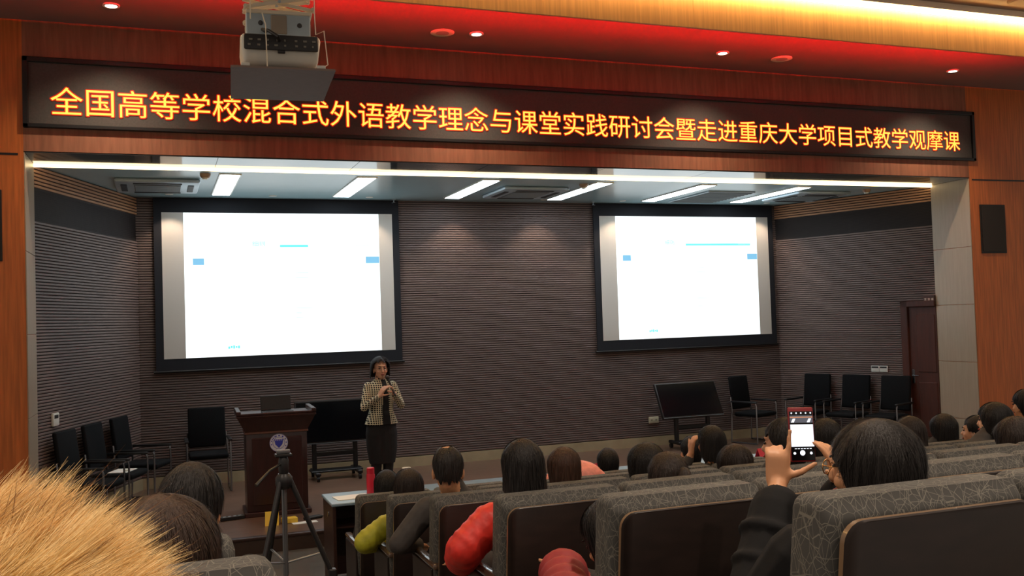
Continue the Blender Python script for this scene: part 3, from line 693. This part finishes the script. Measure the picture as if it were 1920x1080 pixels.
def hair(parent, c, R, sc, style, rgb, n=500, seed=1, crown=0.0, fringe=.0, wid=.0022, extra=None):
    S = STY[style]; rng = np.random.default_rng(seed); rx, ry, rz = S['r']; cz = .03; cy = -.012
    ph = rng.uniform(0, 6.28, 6); am = rng.uniform(.4, 1, 6)
    def surf(phi, t, k=1.0):
        f = math.cos(phi); zl = float(np.interp(f, S.get('x', [-1, -.35, .3, .66, 1]), S['f'])) + .009 * math.sin(phi * 9 + ph[0]) + .008 * math.sin(phi * 17 + ph[1])
        zt = cz + rz
        if zl < cz: arc = PI / 2 * rz * .92; tot = arc + (cz - zl)
        else: arc = math.acos(max(-1, min(1, (zl - cz) / rz))) * rz * .92; tot = arc
        d = t * tot
        if d <= arc or zl >= cz: a = min(d / (rz * .92), PI / 2); z = cz + rz * math.cos(a); q = math.sin(a)
        else: u = (d - arc) / .13; z = cz - (d - arc); q = 1 - S['taper'] * .5 * u * u + (.05 * u if S['taper'] < .1 else 0)
        q *= k * (1 + .035 * am[2] * math.sin(phi * 3 + ph[2] + z * 14) * t + .02 * am[4] * math.sin(phi * 11 + ph[4] + z * 25) * min(1, t * 2) + .012 * math.sin(phi * 29 + ph[3] + z * 30) * min(1, t * 2))
        z += .016 * math.sin(phi * 4 + ph[5]) * t * (1 - t)
        return Vector((rx * q * math.sin(phi), cy + ry * q * math.cos(phi), z))
    nu, nv = 56, 12; b = B(); v = []; f = []
    for layer, k in ((0, 1.0), (1, .90)):
        for j in range(nv + 1):
            for i in range(nu):
                p = surf(2 * PI * i / nu, crown + (1 - crown) * (j / nv) if j or crown else .02, k); v.append(Vector(c) + R @ (p * sc))
    o = (nv + 1) * nu
    for i in range(nu):
        q = (i + 1) % nu
        for j in range(nv):
            f.append((j * nu + i, (j + 1) * nu + i, (j + 1) * nu + q, j * nu + q)); f.append((o + j * nu + i, o + j * nu + q, o + (j + 1) * nu + q, o + (j + 1) * nu + i))
        f.append((nv * nu + i, o + nv * nu + i, o + nv * nu + q, nv * nu + q))
    if not crown: f.append(tuple(range(nu)))
    else:
        for i in range(nu): q = (i + 1) % nu; f.append((i, q, o + q, o + i))
    b.add(v, f)
    if extra:
        for e in extra: b.ell((0, 0, 0), tuple(x * sc for x in e[1]), Matrix.Translation(Vector(c) + R @ (Vector(e[0]) * sc)) @ R.to_4x4(), 16, 10)
    ho = b.build('hair', hair_mat(rgb), parent, 60)
    if n:
        sb = B()
        for i in range(n):
            phi = rng.uniform(0, 2 * PI); t0 = crown + (1 - crown) * rng.uniform(0, .7) ** 1.0; t1 = min(1.03, t0 + rng.uniform(.25, .5)); sw = rng.normal(0, .12)
            lift = rng.uniform(1.0, 1.025); fl = abs(rng.normal(0, .045)); pts = []
            for q in range(4):
                u = q / 3; pts.append(surf(phi + sw * u, t0 + (t1 - t0) * u, lift + fl * u * u))
            w = wid * rng.uniform(.5, 1.3); vs_ = []
            for q, p in enumerate(pts):
                tg = Vector((math.cos(phi), -math.sin(phi), 0)) * w * (1 - .8 * q / 3)
                vs_ += [Vector(c) + R @ ((p - tg) * sc), Vector(c) + R @ ((p + tg) * sc)]
            sb.add(vs_, [(0, 1, 3, 2), (2, 3, 5, 4), (4, 5, 7, 6)])
        tag(sb.build('hair_strands', hair_mat(rgb), ho), kind='stuff')
    return ho
def face_bits(parent, c, R, sc, skin=None):
    P = lambda x, y, z: Vector(c) + R @ (Vector((x, y, z)) * sc)
    for x in (-1, 1):
        B().ell((0, 0, 0), (.013 * sc, .006 * sc, .0065 * sc), Matrix.Translation(P(x * .032, .089, .008)) @ R.to_4x4(), 12, 8).build('eye', EYEB, parent, 60)
        B().ell((0, 0, 0), (.02 * sc, .006 * sc, .004 * sc), Matrix.Translation(P(x * .033, .094, .033)) @ R.to_4x4(), 10, 6).build('eyebrow', EYEB, parent, 60)
    B().ell((0, 0, 0), (.022 * sc, .008 * sc, .007 * sc), Matrix.Translation(P(0, .103, -.062)) @ R.to_4x4(), 12, 8).build('mouth', LIPS, parent, 60)

def cloth(name, rgb, **kw): return mat('cloth_' + name, rgb, kw.pop('rough', .85), noise=kw.pop('noise', .15), nscale=kw.pop('nscale', 25), bump=kw.pop('bump', .15), **kw)
DARKC = cloth('charcoal', (40, 40, 42)); PANTS = cloth('dark_trousers', (34, 34, 40)); SHOE = mat('black_shoe', (22, 20, 20), .4)
def seated(k, x, top, lab, hairstyle, hrgb, top_m, yaw=0, nod=0, lean=0, sc=1.0, elbL=None, elbR=None, wrL=None, wrR=None, puff=False, hn=1300, voxel=.012, skin=None,
           group='audience in the right seats', crown=0, extra=None, hw=None, hx=0, faces=True, hands=None, scarf=None, bend=0, armr=1.0, cuff=.040, seed=None, wid=.0022, hy=0):
    if group == 'audience in the right seats':                                      # sit squarely in the nearest seat, lean towards x
        xc = XS0 + .60 * round((x - XS0) / .60); df = x - xc; x = xc; hx += df
        elbL, elbR, wrL, wrR = [(e[0] + df, e[1], e[2]) if e else None for e in (elbL, elbR, wrL, wrR)]
        if hands:
            for q in hands.values(): q['W'] = (q['W'][0] + df, q['W'][1], q['W'][2])
    t = thing('person', lab, 'person', (x, row_y(k), row_floor(k)), 0, group)
    skin = skin or SKIN; bd = Body(); h = top - row_floor(k)                       # head top above the tier
    hz = h - .128 * sc; hc = Vector((hx, .295 + lean + bend + hy, hz)); sz = h - .315
    R = Euler((-nod, 0, -yaw), 'XYZ').to_matrix()
    R = (Matrix.Rotation(-yaw, 3, 'Z') @ Matrix.Rotation(-nod, 3, 'X'))
    sy = .315 + lean * .75 + bend * .8; sx = hx * .6
    if bend > .3: hc = Vector((hx, sy + .22, sz - .02))
    bd.loft([(0, .40, .475, .16, .12), (0, .38, .50, .18, .14), (0, .37, .60, .175, .135), (sx * .4, (.37 + sy) / 2, (.62 + sz) / 2, .17, .12), (sx, sy, sz - .06, .185, .105), (sx, sy, sz + .0, .165, .09), (sx, sy - .005, sz + .045, .10, .075), (sx, sy, sz + .075, .065, .06)], 0)
    if bend > .3: bd.ell((sx, sy - .02, sz + .0), (.215, .15, .125), 0)
    else: bd.cap((sx, sy, sz + .05), (sx * .5 + hx * .5, (sy + hc.y) / 2 - .01, sz + .10), .066, .06, 0)
    bd.head(hc, R, sc, 2, (sx * .6 + hx * .4, sy + .0, sz + .05))
    for s, eb, wr in ((-1, elbL, wrL), (1, elbR, wrR)):
        sh = Vector((sx + s * .175, sy, sz - .03)); eb = Vector(eb) if eb else Vector((s * .235, sy + .06, sz - .27)); wr = Vector(wr) if wr else Vector((s * .09, sy + .30, max(.60, sz - .30)))
        if puff:
            for a, c_ in ((sh, eb), (eb, wr)):
                bd.cap(a, c_, .068 * armr, .062 * armr, 0); Rq = (c_ - a).to_track_quat('Z', 'Y').to_matrix()
                for q in range(4): bd.ell(a.lerp(c_, (q + .35) / 4), (.077 * armr, .077 * armr, .05 * armr), 0, Rq)
        else:
            if armr > 1.4:
                for q in (.3, .55, .8): bd.ell(eb.lerp(wr, q), (.055 * armr, .055 * armr, .022 * armr), 0, (wr - eb + Vector((.05, 0, .12))).to_track_quat('Z', 'Y').to_matrix())
            bd.cap(sh, eb, .062 * armr, .054 * armr, 0); bd.cap(eb, wr, .053 * armr, cuff * armr, 0)
        hd_ = (hands or {}).get(s)
        d = (wr - eb).normalized()
        if hd_: bd.cap(wr - d * .02, Vector(hd_['W']), .030, .026, 2); bd.hand(m=2, **hd_)
        else: bd.cap(wr, wr + d * .03, .030, .026, 2); bd.hand(wr + d * .02, d, (0, .1, -1), s * -1, 2)
        bd.cap((s * .09, .40, .545), (s * .105, .76, .525), .078, .064, 1); bd.cap((s * .105, .76, .515), (s * .105, .745, .11), .060, .045, 1)
        bd.cap((s * .105, .73, .055), (s * .11, .88, .042), .044, .036, 3)
    bd.finish('body', [top_m, PANTS, skin, SHOE], t, voxel)
    if hairstyle: hair(t, hc, R, (hw or 1.0) * sc, hairstyle, hrgb, hn, seed or int(abs(x * 100) + k * 7 + 3), crown, extra=extra, wid=wid)
    if faces: face_bits(t, hc, R, sc)
    return t, hc, R

BK, DB, BR = (27, 24, 24), (40, 31, 28), (66, 46, 36)
REDJ = cloth('red_puffer', (206, 44, 34), rough=.5); DRED = cloth('dark_red_puffer', (140, 34, 38), rough=.6); YG = cloth('yellow_green', (168, 166, 40), rough=.6)
GREYJ = cloth('grey_jacket', (62, 58, 56)); PINK = cloth('pink_jacket', (240, 150, 136), rough=.6); BLKP = cloth('black_puffer', (16, 16, 18), rough=.8, spec=.2); BROWNJ = cloth('brown_jacket', (84, 70, 58)); NAVY = cloth('navy', (34, 38, 50))
xo = lambda j: XS0 + .60 * j
# aisle column of the right bank
seated(5, 1.62, 1.115, 'dark haired person in the first row left of the person in the yellow green jacket', 'bob', BK, DARKC)
seated(4, 1.53, 1.275, 'dark haired person in a yellow green jacket with an elbow over the aisle', 'bob', DB, YG, elbL=(-.30, .30, .66), wrL=(-.16, .56, .60), puff=True, voxel=.01)
seated(3, 1.50, 1.555, 'balding man with dark collar in a charcoal jacket', 'crop', (34, 30, 28), GREYJ, yaw=.25, nod=.2, crown=.22, sc=1.05, elbL=(-.28, .32, .70), wrL=(-.12, .58, .62), voxel=.009, hn=500, armr=1.15)
seated(2, 1.545, 1.694, 'dark haired person in a bright red quilted jacket', 'bob', BK, REDJ, elbL=(-.285, .30, .72), wrL=(-.22, .55, .62), puff=True, voxel=.01, hn=700, armr=1.15)
t_, hc, R = seated(1, 1.56, 1.585, 'person in a dark red puffer jacket leaning low towards the aisle', 'long', BK, DRED, yaw=-.4, nod=.5, hx=-.06, bend=.06, elbL=(-.24, .36, .58), wrL=(-.14, .62, .62), puff=True, voxel=.01, hn=800, armr=1.25)
# second column and beyond
seated(3, 2.20, 1.497, 'brown haired person in a brown jacket beside the pink jacket', 'puff', BR, BROWNJ, hw=.86, sc=.95)
seated(4, 2.88, 1.385, 'person in a pink jacket bent forward between two heads', 'short', BK, PINK, bend=.34, nod=1.0, armr=1.3)
seated(5, 3.50, 1.14, 'dark haired person in the first row right of the pink jacket', 'short', BK, NAVY)
seated(3, 2.72 + .02, 1.47, 'person with a wide dark bob beside the ponytail', 'puff', BK, DARKC, hw=.95, group='audience in the right seats')
seated(2, 2.29, 1.575, 'dark haired person with a low ponytail', 'bob', DB, DARKC, extra=[((.02, -.125, .03), (.035, .045, .05)), ((.03, -.14, -.04), (.028, .03, .06))], hn=600)
seated(5, 4.30, 1.18, 'dark haired person in the first row near the red card', 'short', BK, NAVY)
t_, hc, R = seated(4, 3.85, 1.40, 'dark haired person raising a hand to the ear', 'bob', BK, GREYJ, elbL=(-.26, .40, .80), wrL=(-.12, .42, .98), hands={-1: dict(W=(-.105, .41, 1.02), D=(.1, -.1, 1), N=(.9, -.1, 0), side=1)}, voxel=.009, yaw=-.2)
seated(3, 3.36, 1.42, 'dark haired person with a rounded crown behind the seat left of the phone', 'puff', DB, DARKC, hw=.92)
seated(2, 2.97, 1.693, 'short haired person with a bare ear behind the raised phone', 'short', BK, DARKC, yaw=-.55, skin=SKINF, voxel=.009, hn=600, hw=1.05)
seated(3, 4.05, 1.53, 'dark haired person between the phone and the big round head', 'bob', BK, NAVY)
seated(3, 4.74, 1.50, 'brown haired person right of the big round head', 'bob', DB, BROWNJ)
seated(4, 6.07, 1.35, 'dark haired person behind the brown haired person near the pillar', 'puff', BK, DARKC, hw=.9)
seated(4, 6.42, 1.31, 'short haired person with a pale cheek in front of the pillar', 'short', BK, NAVY, yaw=-.5, skin=SKINF)
seated(3, 5.50, 1.55, 'person with a broad dark head wearing a hair clip', 'puff', BK, GREYJ, hw=.92, yaw=-.4, skin=SKINF)
seated(2, 4.52, 1.60, 'brown haired person in the row of the bright red jacket near the pillar', 'puff', DB, BROWNJ, hw=.95)
seated(4, 6.98, 1.49, 'tall dark haired person near the right pillar', 'short', BK, DARKC, hw=1.05)
# left bank
seated(0, -.02, 1.93, 'brown haired person slouching in the seat beside the aisle', 'puff', (58, 42, 34), cloth('umber', (70, 52, 42)), hw=.90, hn=6000, wid=.0014, group='audience in the left seats', hx=.02, yaw=.3)
seated(1, .055, 1.838, 'dark haired person with a bare ear next to the aisle', 'short', BK, DARKC, hw=1.05, hn=1500, yaw=.35, nod=.1, group='audience in the left seats', hx=.03, wid=.0016, voxel=.009)

# person filming with the red phone
t_, hc, R = seated(0, 1.71, 1.962, 'person with a big round dark bob filming with a phone', 'puff', (30, 26, 25), BLKP, yaw=-.45, hw=.90, hn=9000, wid=.0012, voxel=.0065, armr=1.65, cuff=.045,
    elbL=(-.33, .40, .56), wrL=(-.12, .55, .845), elbR=(.22, .50, .60), wrR=(.15, .60, .84),
    hands={-1: dict(W=(-.077, .60, .908), D=(.10, .05, 1), N=(.5, .85, 0), side=-1, curls=(.04, .95, 1.0, 1.05), thumb=(.25, .85, -.05), sc=.93),
           1: dict(W=(.150, .61, .885), D=(-.28, .05, 1), N=(-.5, .85, 0), side=1, curls=(.25, .35, .42, .5), thumb=(.45, .85, -.25), sc=.93)}, seed=5)
GOLD = mat('gold_rim', (200, 150, 96), .25, metal=.9)
def glasses(parent, hc, R, sc, m, r=.022, tr=.0016):
    P = lambda x, y, z: Vector(hc) + R @ (Vector((x, y, z)) * sc)
    g = B()
    for x in (-1, 1):
        g.tube([P(x * .034 + r * math.cos(a), .112, .004 + r * .85 * math.sin(a)) for a in np.linspace(0, 2 * PI, 19)], tr * sc, 6)
        g.tube([P(x * .056, .110, .01), P(x * .082, .07, .012), P(x * .086, .0, .008), P(x * .084, -.015, -.01)], tr * sc, 6)
    g.tube([P(-.012, .112, .006), P(0, .116, .010), P(.012, .112, .006)], tr * sc, 6)
    return g.build('glasses', m, parent, 60)
glasses(t_, hc, R, 1.0, GOLD)
# smartphone
ph = thing('smartphone', 'red cased phone held up showing a bright picture of the screen', 'phone', (1.757, 2.335, 1.806), math.radians(-9))
ph.rotation_euler = (math.radians(-7), math.radians(1.5), math.radians(-14))
CASE = mat('phone_case', (128, 24, 34), .4)
bo = B().rbox((-.0385, -.0045, 0), (.0385, .0045, .158), .0042, 2).build('case', CASE, ph, 40)
B().rbox((-.0355, -.0052, .004), (.0355, -.004, .146), .0005, 1).build('glass', mat('phone_glass', (10, 9, 14), .15), ph)
SC1, SC2, SC3 = emit('phone_white', (240, 244, 255), 1.25), emit('phone_grey', (120, 122, 134), .5), emit('phone_orange', (220, 150, 110), .9)
pic = B().box((-.0345, -.0058, .044), (.0345, -.0053, .108)).build('picture', SC1, ph)
B().box((-.0345, -.0058, .113), (.0345, -.0053, .134)).build('picture', SC2, ph)
B().box((-.0345, -.0060, .1275), (.0345, -.0058, .1305)).build('light_line', SC3, ph)
for x in (-.026, .022): B().add([(x - .006, -.0061, .114), (x + .003, -.0061, .114), (x + .008, -.0061, .125), (x + .0, -.0061, .125)], [(0, 1, 2, 3)]).build('light_line', SC1, ph)
for k in range(5): B().lathe([(.0024, 0), (.0024, .0008)], n=10, M=Matrix.Translation((-.029 + k * .0145, -.0052, .141)) @ Matrix.Rotation(PI / 2, 4, 'X')).build('icon', SC1, ph)
for k in range(6): B().box((-.025 + k * .009, -.0058, .0372), (-.019 + k * .009, -.0053, .0392)).build('icon', SC1, ph)
B().lathe([(.0078, 0), (.0078, .0008)], n=20, M=Matrix.Translation((-.002, -.0052, .026)) @ Matrix.Rotation(PI / 2, 4, 'X')).build('shutter_button', SC1, ph)
for x in (-.026, .024): B().lathe([(.004, 0), (.004, .0008)], n=12, M=Matrix.Translation((x, -.0052, .025)) @ Matrix.Rotation(PI / 2, 4, 'X')).build('icon', SC1, ph)

# person in the golden fur hood
t_, hc, R = seated(-1, XSL, 2.075, 'person wrapped in a shaggy golden fur hood', None, BK, cloth('tan_coat', (150, 112, 62)), group='audience in the left seats', hx=-.02, sc=.92, nod=.35, hy=.02)
FUR = mat('golden_fur', (255, 228, 168), .5, noise=.3, nscale=14, rgb2=(240, 200, 134)); FURD = mat('dark_fur', (140, 98, 58), .6); HOOD = mat('hood_cloth', (150, 108, 54), .9)
fc, fr = Vector((-.050, .275, .945)), Vector((.101, .120, .102))
hb = B(); hb.ell(tuple(fc), tuple(fr), None, 32, 20)
# the hood opens towards the stage
keep = [f for f in hb.f if sum((Vector(hb.v[i]) - fc).y / fr.y for i in f) / len(f) < .72]; hb.f = keep
ho = hb.build('hood', HOOD, t_, 60)
def fur_mesh(n, cen, rad, lmin, lmax, w, seed, sweep=(0, 0, 0), zmin=-.4):
    rng = np.random.default_rng(seed)
    d = rng.normal(size=(n * 3, 3)); d /= np.linalg.norm(d, axis=1)[:, None]; d = d[(d[:, 2] > zmin) & (d[:, 1] < .72)][:n]; n = len(d)
    root = np.array(cen) + d * np.array(rad) * .98
    nor = d / np.array(rad); nor /= np.linalg.norm(nor, axis=1)[:, None]
    cl = np.stack([np.sin(d @ rng.normal(size=3) * 9 + rng.uniform(0, 6)) + .7 * np.sin(d @ rng.normal(size=3) * 21 + rng.uniform(0, 6)) for _ in range(3)], 1)
    dr = nor * .42 + np.array(sweep) + cl * .30 + rng.normal(size=(n, 3)) * .12; dr /= np.linalg.norm(dr, axis=1)[:, None]
    L = rng.uniform(lmin, lmax, n)[:, None]; bend = cl[:, [1, 2, 0]] * .32 + np.array([.18, 0, -.14])
    side = np.cross(dr, rng.normal(size=(n, 3))); side /= np.linalg.norm(side, axis=1)[:, None]
    ww = (rng.uniform(.6, 1.4, n) * w)[:, None]; V = []
    for u, k in ((0, 1), (.35, .95), (.7, .6), (1, .12)):
        p = root + dr * L * u + bend * L * u * u; V += [p - side * ww * k, p + side * ww * k]
    V = np.stack(V, 1).reshape(-1, 3); o = (np.arange(n) * 8)[:, None]
    F = np.concatenate([o + np.array(q)[None] for q in ((0, 1, 3, 2), (2, 3, 5, 4), (4, 5, 7, 6))], 0)
    me = bpy.data.meshes.new('fur'); me.from_pydata(V.tolist(), [], F.tolist()); return me
for nm, me, m in (('fur', fur_mesh(90000, fc, fr, .03, .062, .00042, 3, (.10, -.05, .20)), FUR), ('guard_hair', fur_mesh(3500, fc, fr, .04, .075, .00035, 4, (.12, 0, .22)), FURD)):
    tag(link(nm, me, ho, m), kind='stuff')

# speaker on the stage
t = thing('person', 'woman in a black and cream checked jacket speaking into a microphone', 'person', (2.42, 11.02, ZS), PI + .12)
bd = Body(); H = 1.685
hcS = Vector((0, .02, H - .13)); RS = Matrix.Rotation(-.10, 3, 'Z') @ Matrix.Rotation(-.05, 3, 'X')
bd.loft([(0, 0, .46, .150, .115), (0, 0, .62, .178, .128), (0, 0, .80, .186, .132), (0, 0, .93, .170, .125), (0, 0, 1.02, .14, .10)], 1, 28, 2.2)
bd.loft([(0, .005, .915, .195, .142), (0, .005, .98, .172, .128), (0, .005, 1.07, .138, .108), (0, .01, 1.2, .150, .118), (0, .008, 1.31, .158, .112), (0, 0, 1.375, .140, .092), (0, -.005, 1.41, .095, .075), (0, -.005, 1.43, .07, .06)], 0, 28, 2.3)
bd.cap((0, 0, 1.40), (0, .008, 1.475), .058, .052, 4)
bd.head(hcS, RS, 1.0, 2, (0, -.002, 1.42))
for s, eb, wr in ((1, (.225, .06, 1.12), (.105, .22, 1.24)), (-1, (-.225, .07, 1.12), (-.085, .235, 1.26))):
    sh = Vector((s * .150, 0, 1.352)); bd.cap(sh, eb, .053, .045, 0); bd.cap(eb, wr, .044, .035, 0)
    d = (Vector(wr) - Vector(eb)).normalized(); bd.cap(wr, Vector(wr) + d * .03, .026, .023, 2)
    bd.cap((s * .075, 0, .50), (s * .07, -.02, .30), .066, .056, 5); bd.cap((s * .07, -.02, .30), (s * .065, -.03, .09), .055, .038, 5)
    bd.cap((s * .065, -.035, .055), (s * .07, .10, .03), .036, .028, 3); bd.cap((s * .065, -.055, .05), (s * .065, -.055, .012), .018, .012, 3)
bd.hand((.10, .235, 1.25), (-.45, .25, .85), (-.75, -.3, -.1), -1, 2, (.25, .3, .35, .4), (.5, .6, .5), .95)
bd.hand((-.075, .245, 1.275), (.35, .2, .9), (.6, -.2, -.4), 1, 2, (.9, .95, 1.0, 1.0), (.5, .4, .8), .95)
def paint(p, n, k):
    if k == 0 and n.y > .2 and abs(p.x + .02) < .026 + .05 * max(0, (1.44 - p.z)) ** 1.0 * .9 and .9 < p.z < 1.43 and p.y > .03: return 4
    return k
TIGHTS = mat('black_tights', (24, 22, 24), .6); SKIRTM = cloth('black_skirt', (24, 22, 24))
bd.finish('body', [TWEED, SKIRTM, SKINF, SHOE, cloth('black_top', (18, 18, 20)), TIGHTS], t, .0065, 1, paint)
hair(t, hcS, RS, 1.06, 'curl', (34, 29, 28), 2500, 11, wid=.0018); face_bits(t, hcS, RS, 1.0); glasses(t, hcS, RS, 1.0, mat('thin_rim', (90, 74, 66), .3, metal=.6), tr=.0013)
MS = Matrix.Translation((2.42, 11.02, ZS)) @ Matrix.Rotation(PI + .12, 4, 'Z')
p0, p1 = MS @ Vector((-.055, .29, 1.30)), MS @ Vector((-.015, .185, 1.475))
mc = thing('microphone', 'black handheld microphone held before the face of the speaking woman', 'microphone', tuple(p0))
dv = p1 - p0; B().tube([dv * -.25, dv * .72, dv * .78], [.012, .015, .02], 14).build('handle', DARKP, mc, 40)
B().ell(tuple(dv * .9), (.025, .025, .029), None, 16, 10).build('grille_head', mat('mic_mesh', (70, 66, 64), .5, metal=.5), mc, 60)

# ------------------------------------------------------------------ tripod in the aisle
t = thing('tripod', 'black tripod with a small silver clamp standing in the aisle', 'tripod', (.61, 5.2, row_floor(3)))
TP = mat('tripod_black', (26, 26, 28), .4); TG = mat('tripod_grey', (120, 122, 126), .35, metal=.7)
hub = Vector((0, 0, 1.09))
for a in (-12, 108, 228):
    a = math.radians(a); d = Vector((math.cos(a), math.sin(a), 0)); ft = d * .47 + Vector((0, 0, .015)); k0 = hub + d * .035
    lg = B().tube([k0, k0.lerp(ft, .48)], .0135, 10).build('leg', TP, t, 40)
    B().tube([k0.lerp(ft, .46), ft], .0095, 10).build('lower_tube', TP, lg, 40)
    B().rbox((-.022, -.022, -.03), (.022, .022, .03), .006, 1, Matrix.Translation(k0.lerp(ft, .47))).build('leg_lock', TP, lg)
    B().ell(tuple(ft), (.018, .018, .015), None, 10, 6).build('rubber_foot', TP, lg, 60)
    B().tube([(0, 0, .66), k0.lerp(ft, .36)], .006, 8).build('brace', TG, t, 40)
B().tube([(0, 0, .55), (0, 0, 1.16)], .014, 12).build('centre_column', TG, t, 40)
B().lathe([(.03, 1.05), (.045, 1.07), (.045, 1.11), (.03, 1.13)], n=18).build('hub', TP, t, 40)
B().lathe([(.024, 1.13), (.028, 1.15), (.028, 1.2), (.02, 1.22)], n=16).build('pan_head', TP, t, 40)
B().tube([(0, 0, 1.19), (-.08, -.07, 1.16), (-.155, -.13, 1.10)], [.007, .007, .011], 8).build('pan_handle', TP, t, 40)
B().rbox((-.045, -.03, 1.22), (.045, .03, 1.235), .004, 1).build('plate', TP, t)
B().rbox((-.036, -.01, 1.235), (.036, .01, 1.256), .005, 2).build('clamp', TG, t, 40)

# ------------------------------------------------------------------ projector on its scissor lift
t = thing('projector', 'white projector hanging from a cream scissor lift over a grey cover plate', 'projector', (.725, 5.86, 3.72), math.radians(-4))
B().box((-.29, -.385, -.012), (.29, .385, .0)).build('cover_plate', PLATE, t)
for x in (-.21, .21): B().rbox((x - .025, -.385, 0), (x + .025, -.36, .018), .003, 1).build('clip', WHITEP, t)
pb = B().rbox((-.235, -.34, .03), (.215, .12, .205), .03, 3)
pb.v = [(x * (1 - .10 * max(0, (.12 - z) / .09)), y + (.05 * max(0, (.11 - z) / .08) if y < -.2 else 0), z) for x, y, z in pb.v]
body = pb.build('housing', WHITEP, t, 40)
rp = B().rbox((-.215, -.352, .105), (.198, -.335, .195), .02, 2).build('rear_panel', DARKP, body, 40)
B().rbox((-.03, -.352, .088), (.012, -.336, .107), .004, 1).build('latch', DARKP, body)
CN = mat('connector', (130, 126, 116), .4, metal=.4)
rn = random.Random(3)
for k in range(16):
    x = -.19 + (k % 8) * .05 + rn.uniform(-.008, .008); z = .125 + .03 * (k // 8)
    B().box((x, -.357, z), (x + rn.uniform(.008, .022), -.352, z + .011)).build('connector', CN, body)
B().tube([(-.02, -.355, .16), (-.03, -.40, .17), (-.08, -.37, .21), (-.11, -.30, .235), (-.06, -.2, .24)], .01, 8).build('power_cable', DARKP, t, 40)
B().lathe([(.055, 0), (.055, .04), (.045, .06)], n=24, M=Matrix.Translation((-.05, .12, .12)) @ Matrix.Rotation(-PI / 2, 4, 'X')).build('lens', DARKP, body, 40)
B().rbox((-.2, -.26, .215), (.165, .1, .345), .006, 1).build('mount_box', GREYM, t)
B().rbox((-.06, -.268, .225), (.03, -.255, .335), .004, 1).build('bracket', mat('bracket_tan', (150, 136, 120), .5), t)
B().rbox((-.2, -.27, .34), (.175, .12, .362), .004, 1).build('mount_plate', CREAM, t)
for x, z in ((-.12, .285), (.1, .28)): B().tube([(x, -.266, z), (x + .004, -.258, z)], .014, 10).build('slot', DARKP, t)
for y in (-.255, .06):
    z = .375
    for k in range(16):
        for s in (-1, 1):
            B().rbox((-.205, -.006, -.012), (.205, .006, .012), .004, 1, Matrix.Translation((-.01, y + s * .010, z + .037)) @ Matrix.Rotation(s * .19, 4, 'Y')).build('scissor_bar', CREAM, t)
        for x in (-.2, .18): B().tube([(x, y - .025, z + .003), (x, y + .025, z + .003)], .011, 8).build('pivot', CREAM, t)
        B().tube([(-.01, y - .022, z + .037), (-.01, y + .022, z + .037)], .009, 8).build('pivot', GREYM, t)
        z += .0765
B().rbox((-.26, -.3, 1.66), (.24, .14, 1.768), .01, 1).build('ceiling_box', CREAM, t)
for pts in ([(-.09, -.37, 0), (-.095, -.37, .24), (-.11, -.3, .33)], [(.215, -.37, .005), (.25, -.36, .03), (.235, -.33, .235), (.19, -.3, .22), (.188, -.28, .34), (.188, -.28, 1.66)], [(-.175, -.28, .3), (-.175, -.28, 1.66)]):
    B().tube(pts, .0035, 6).build('hanger_wire', CREAM, t, 40)

# ------------------------------------------------------------------ unseen fill lamps added above the audience to brighten the hall
for x, y in [(x, y) for y in (-.9, 2.4, 5.4) for x in (-1.6, 2.4, 6.4, 10.4)]:
    t = thing('hall_fill_light', 'unseen warm fill lamp added to the hall ceiling over the seat rows', 'downlight', (x, y, ZH + .10), group='fill lamps added to the hall ceiling')
    B().lathe([(.09, 0), (.092, -.008), (.07, -.01)], n=22).build('trim_ring', WHITEP, t, 40)
    s = spot('hall_fill_lamp', (0, 0, -.02), W_HALL, (255, 232, 208), 140, .9, (0, 0, -2), .06); s.parent = t
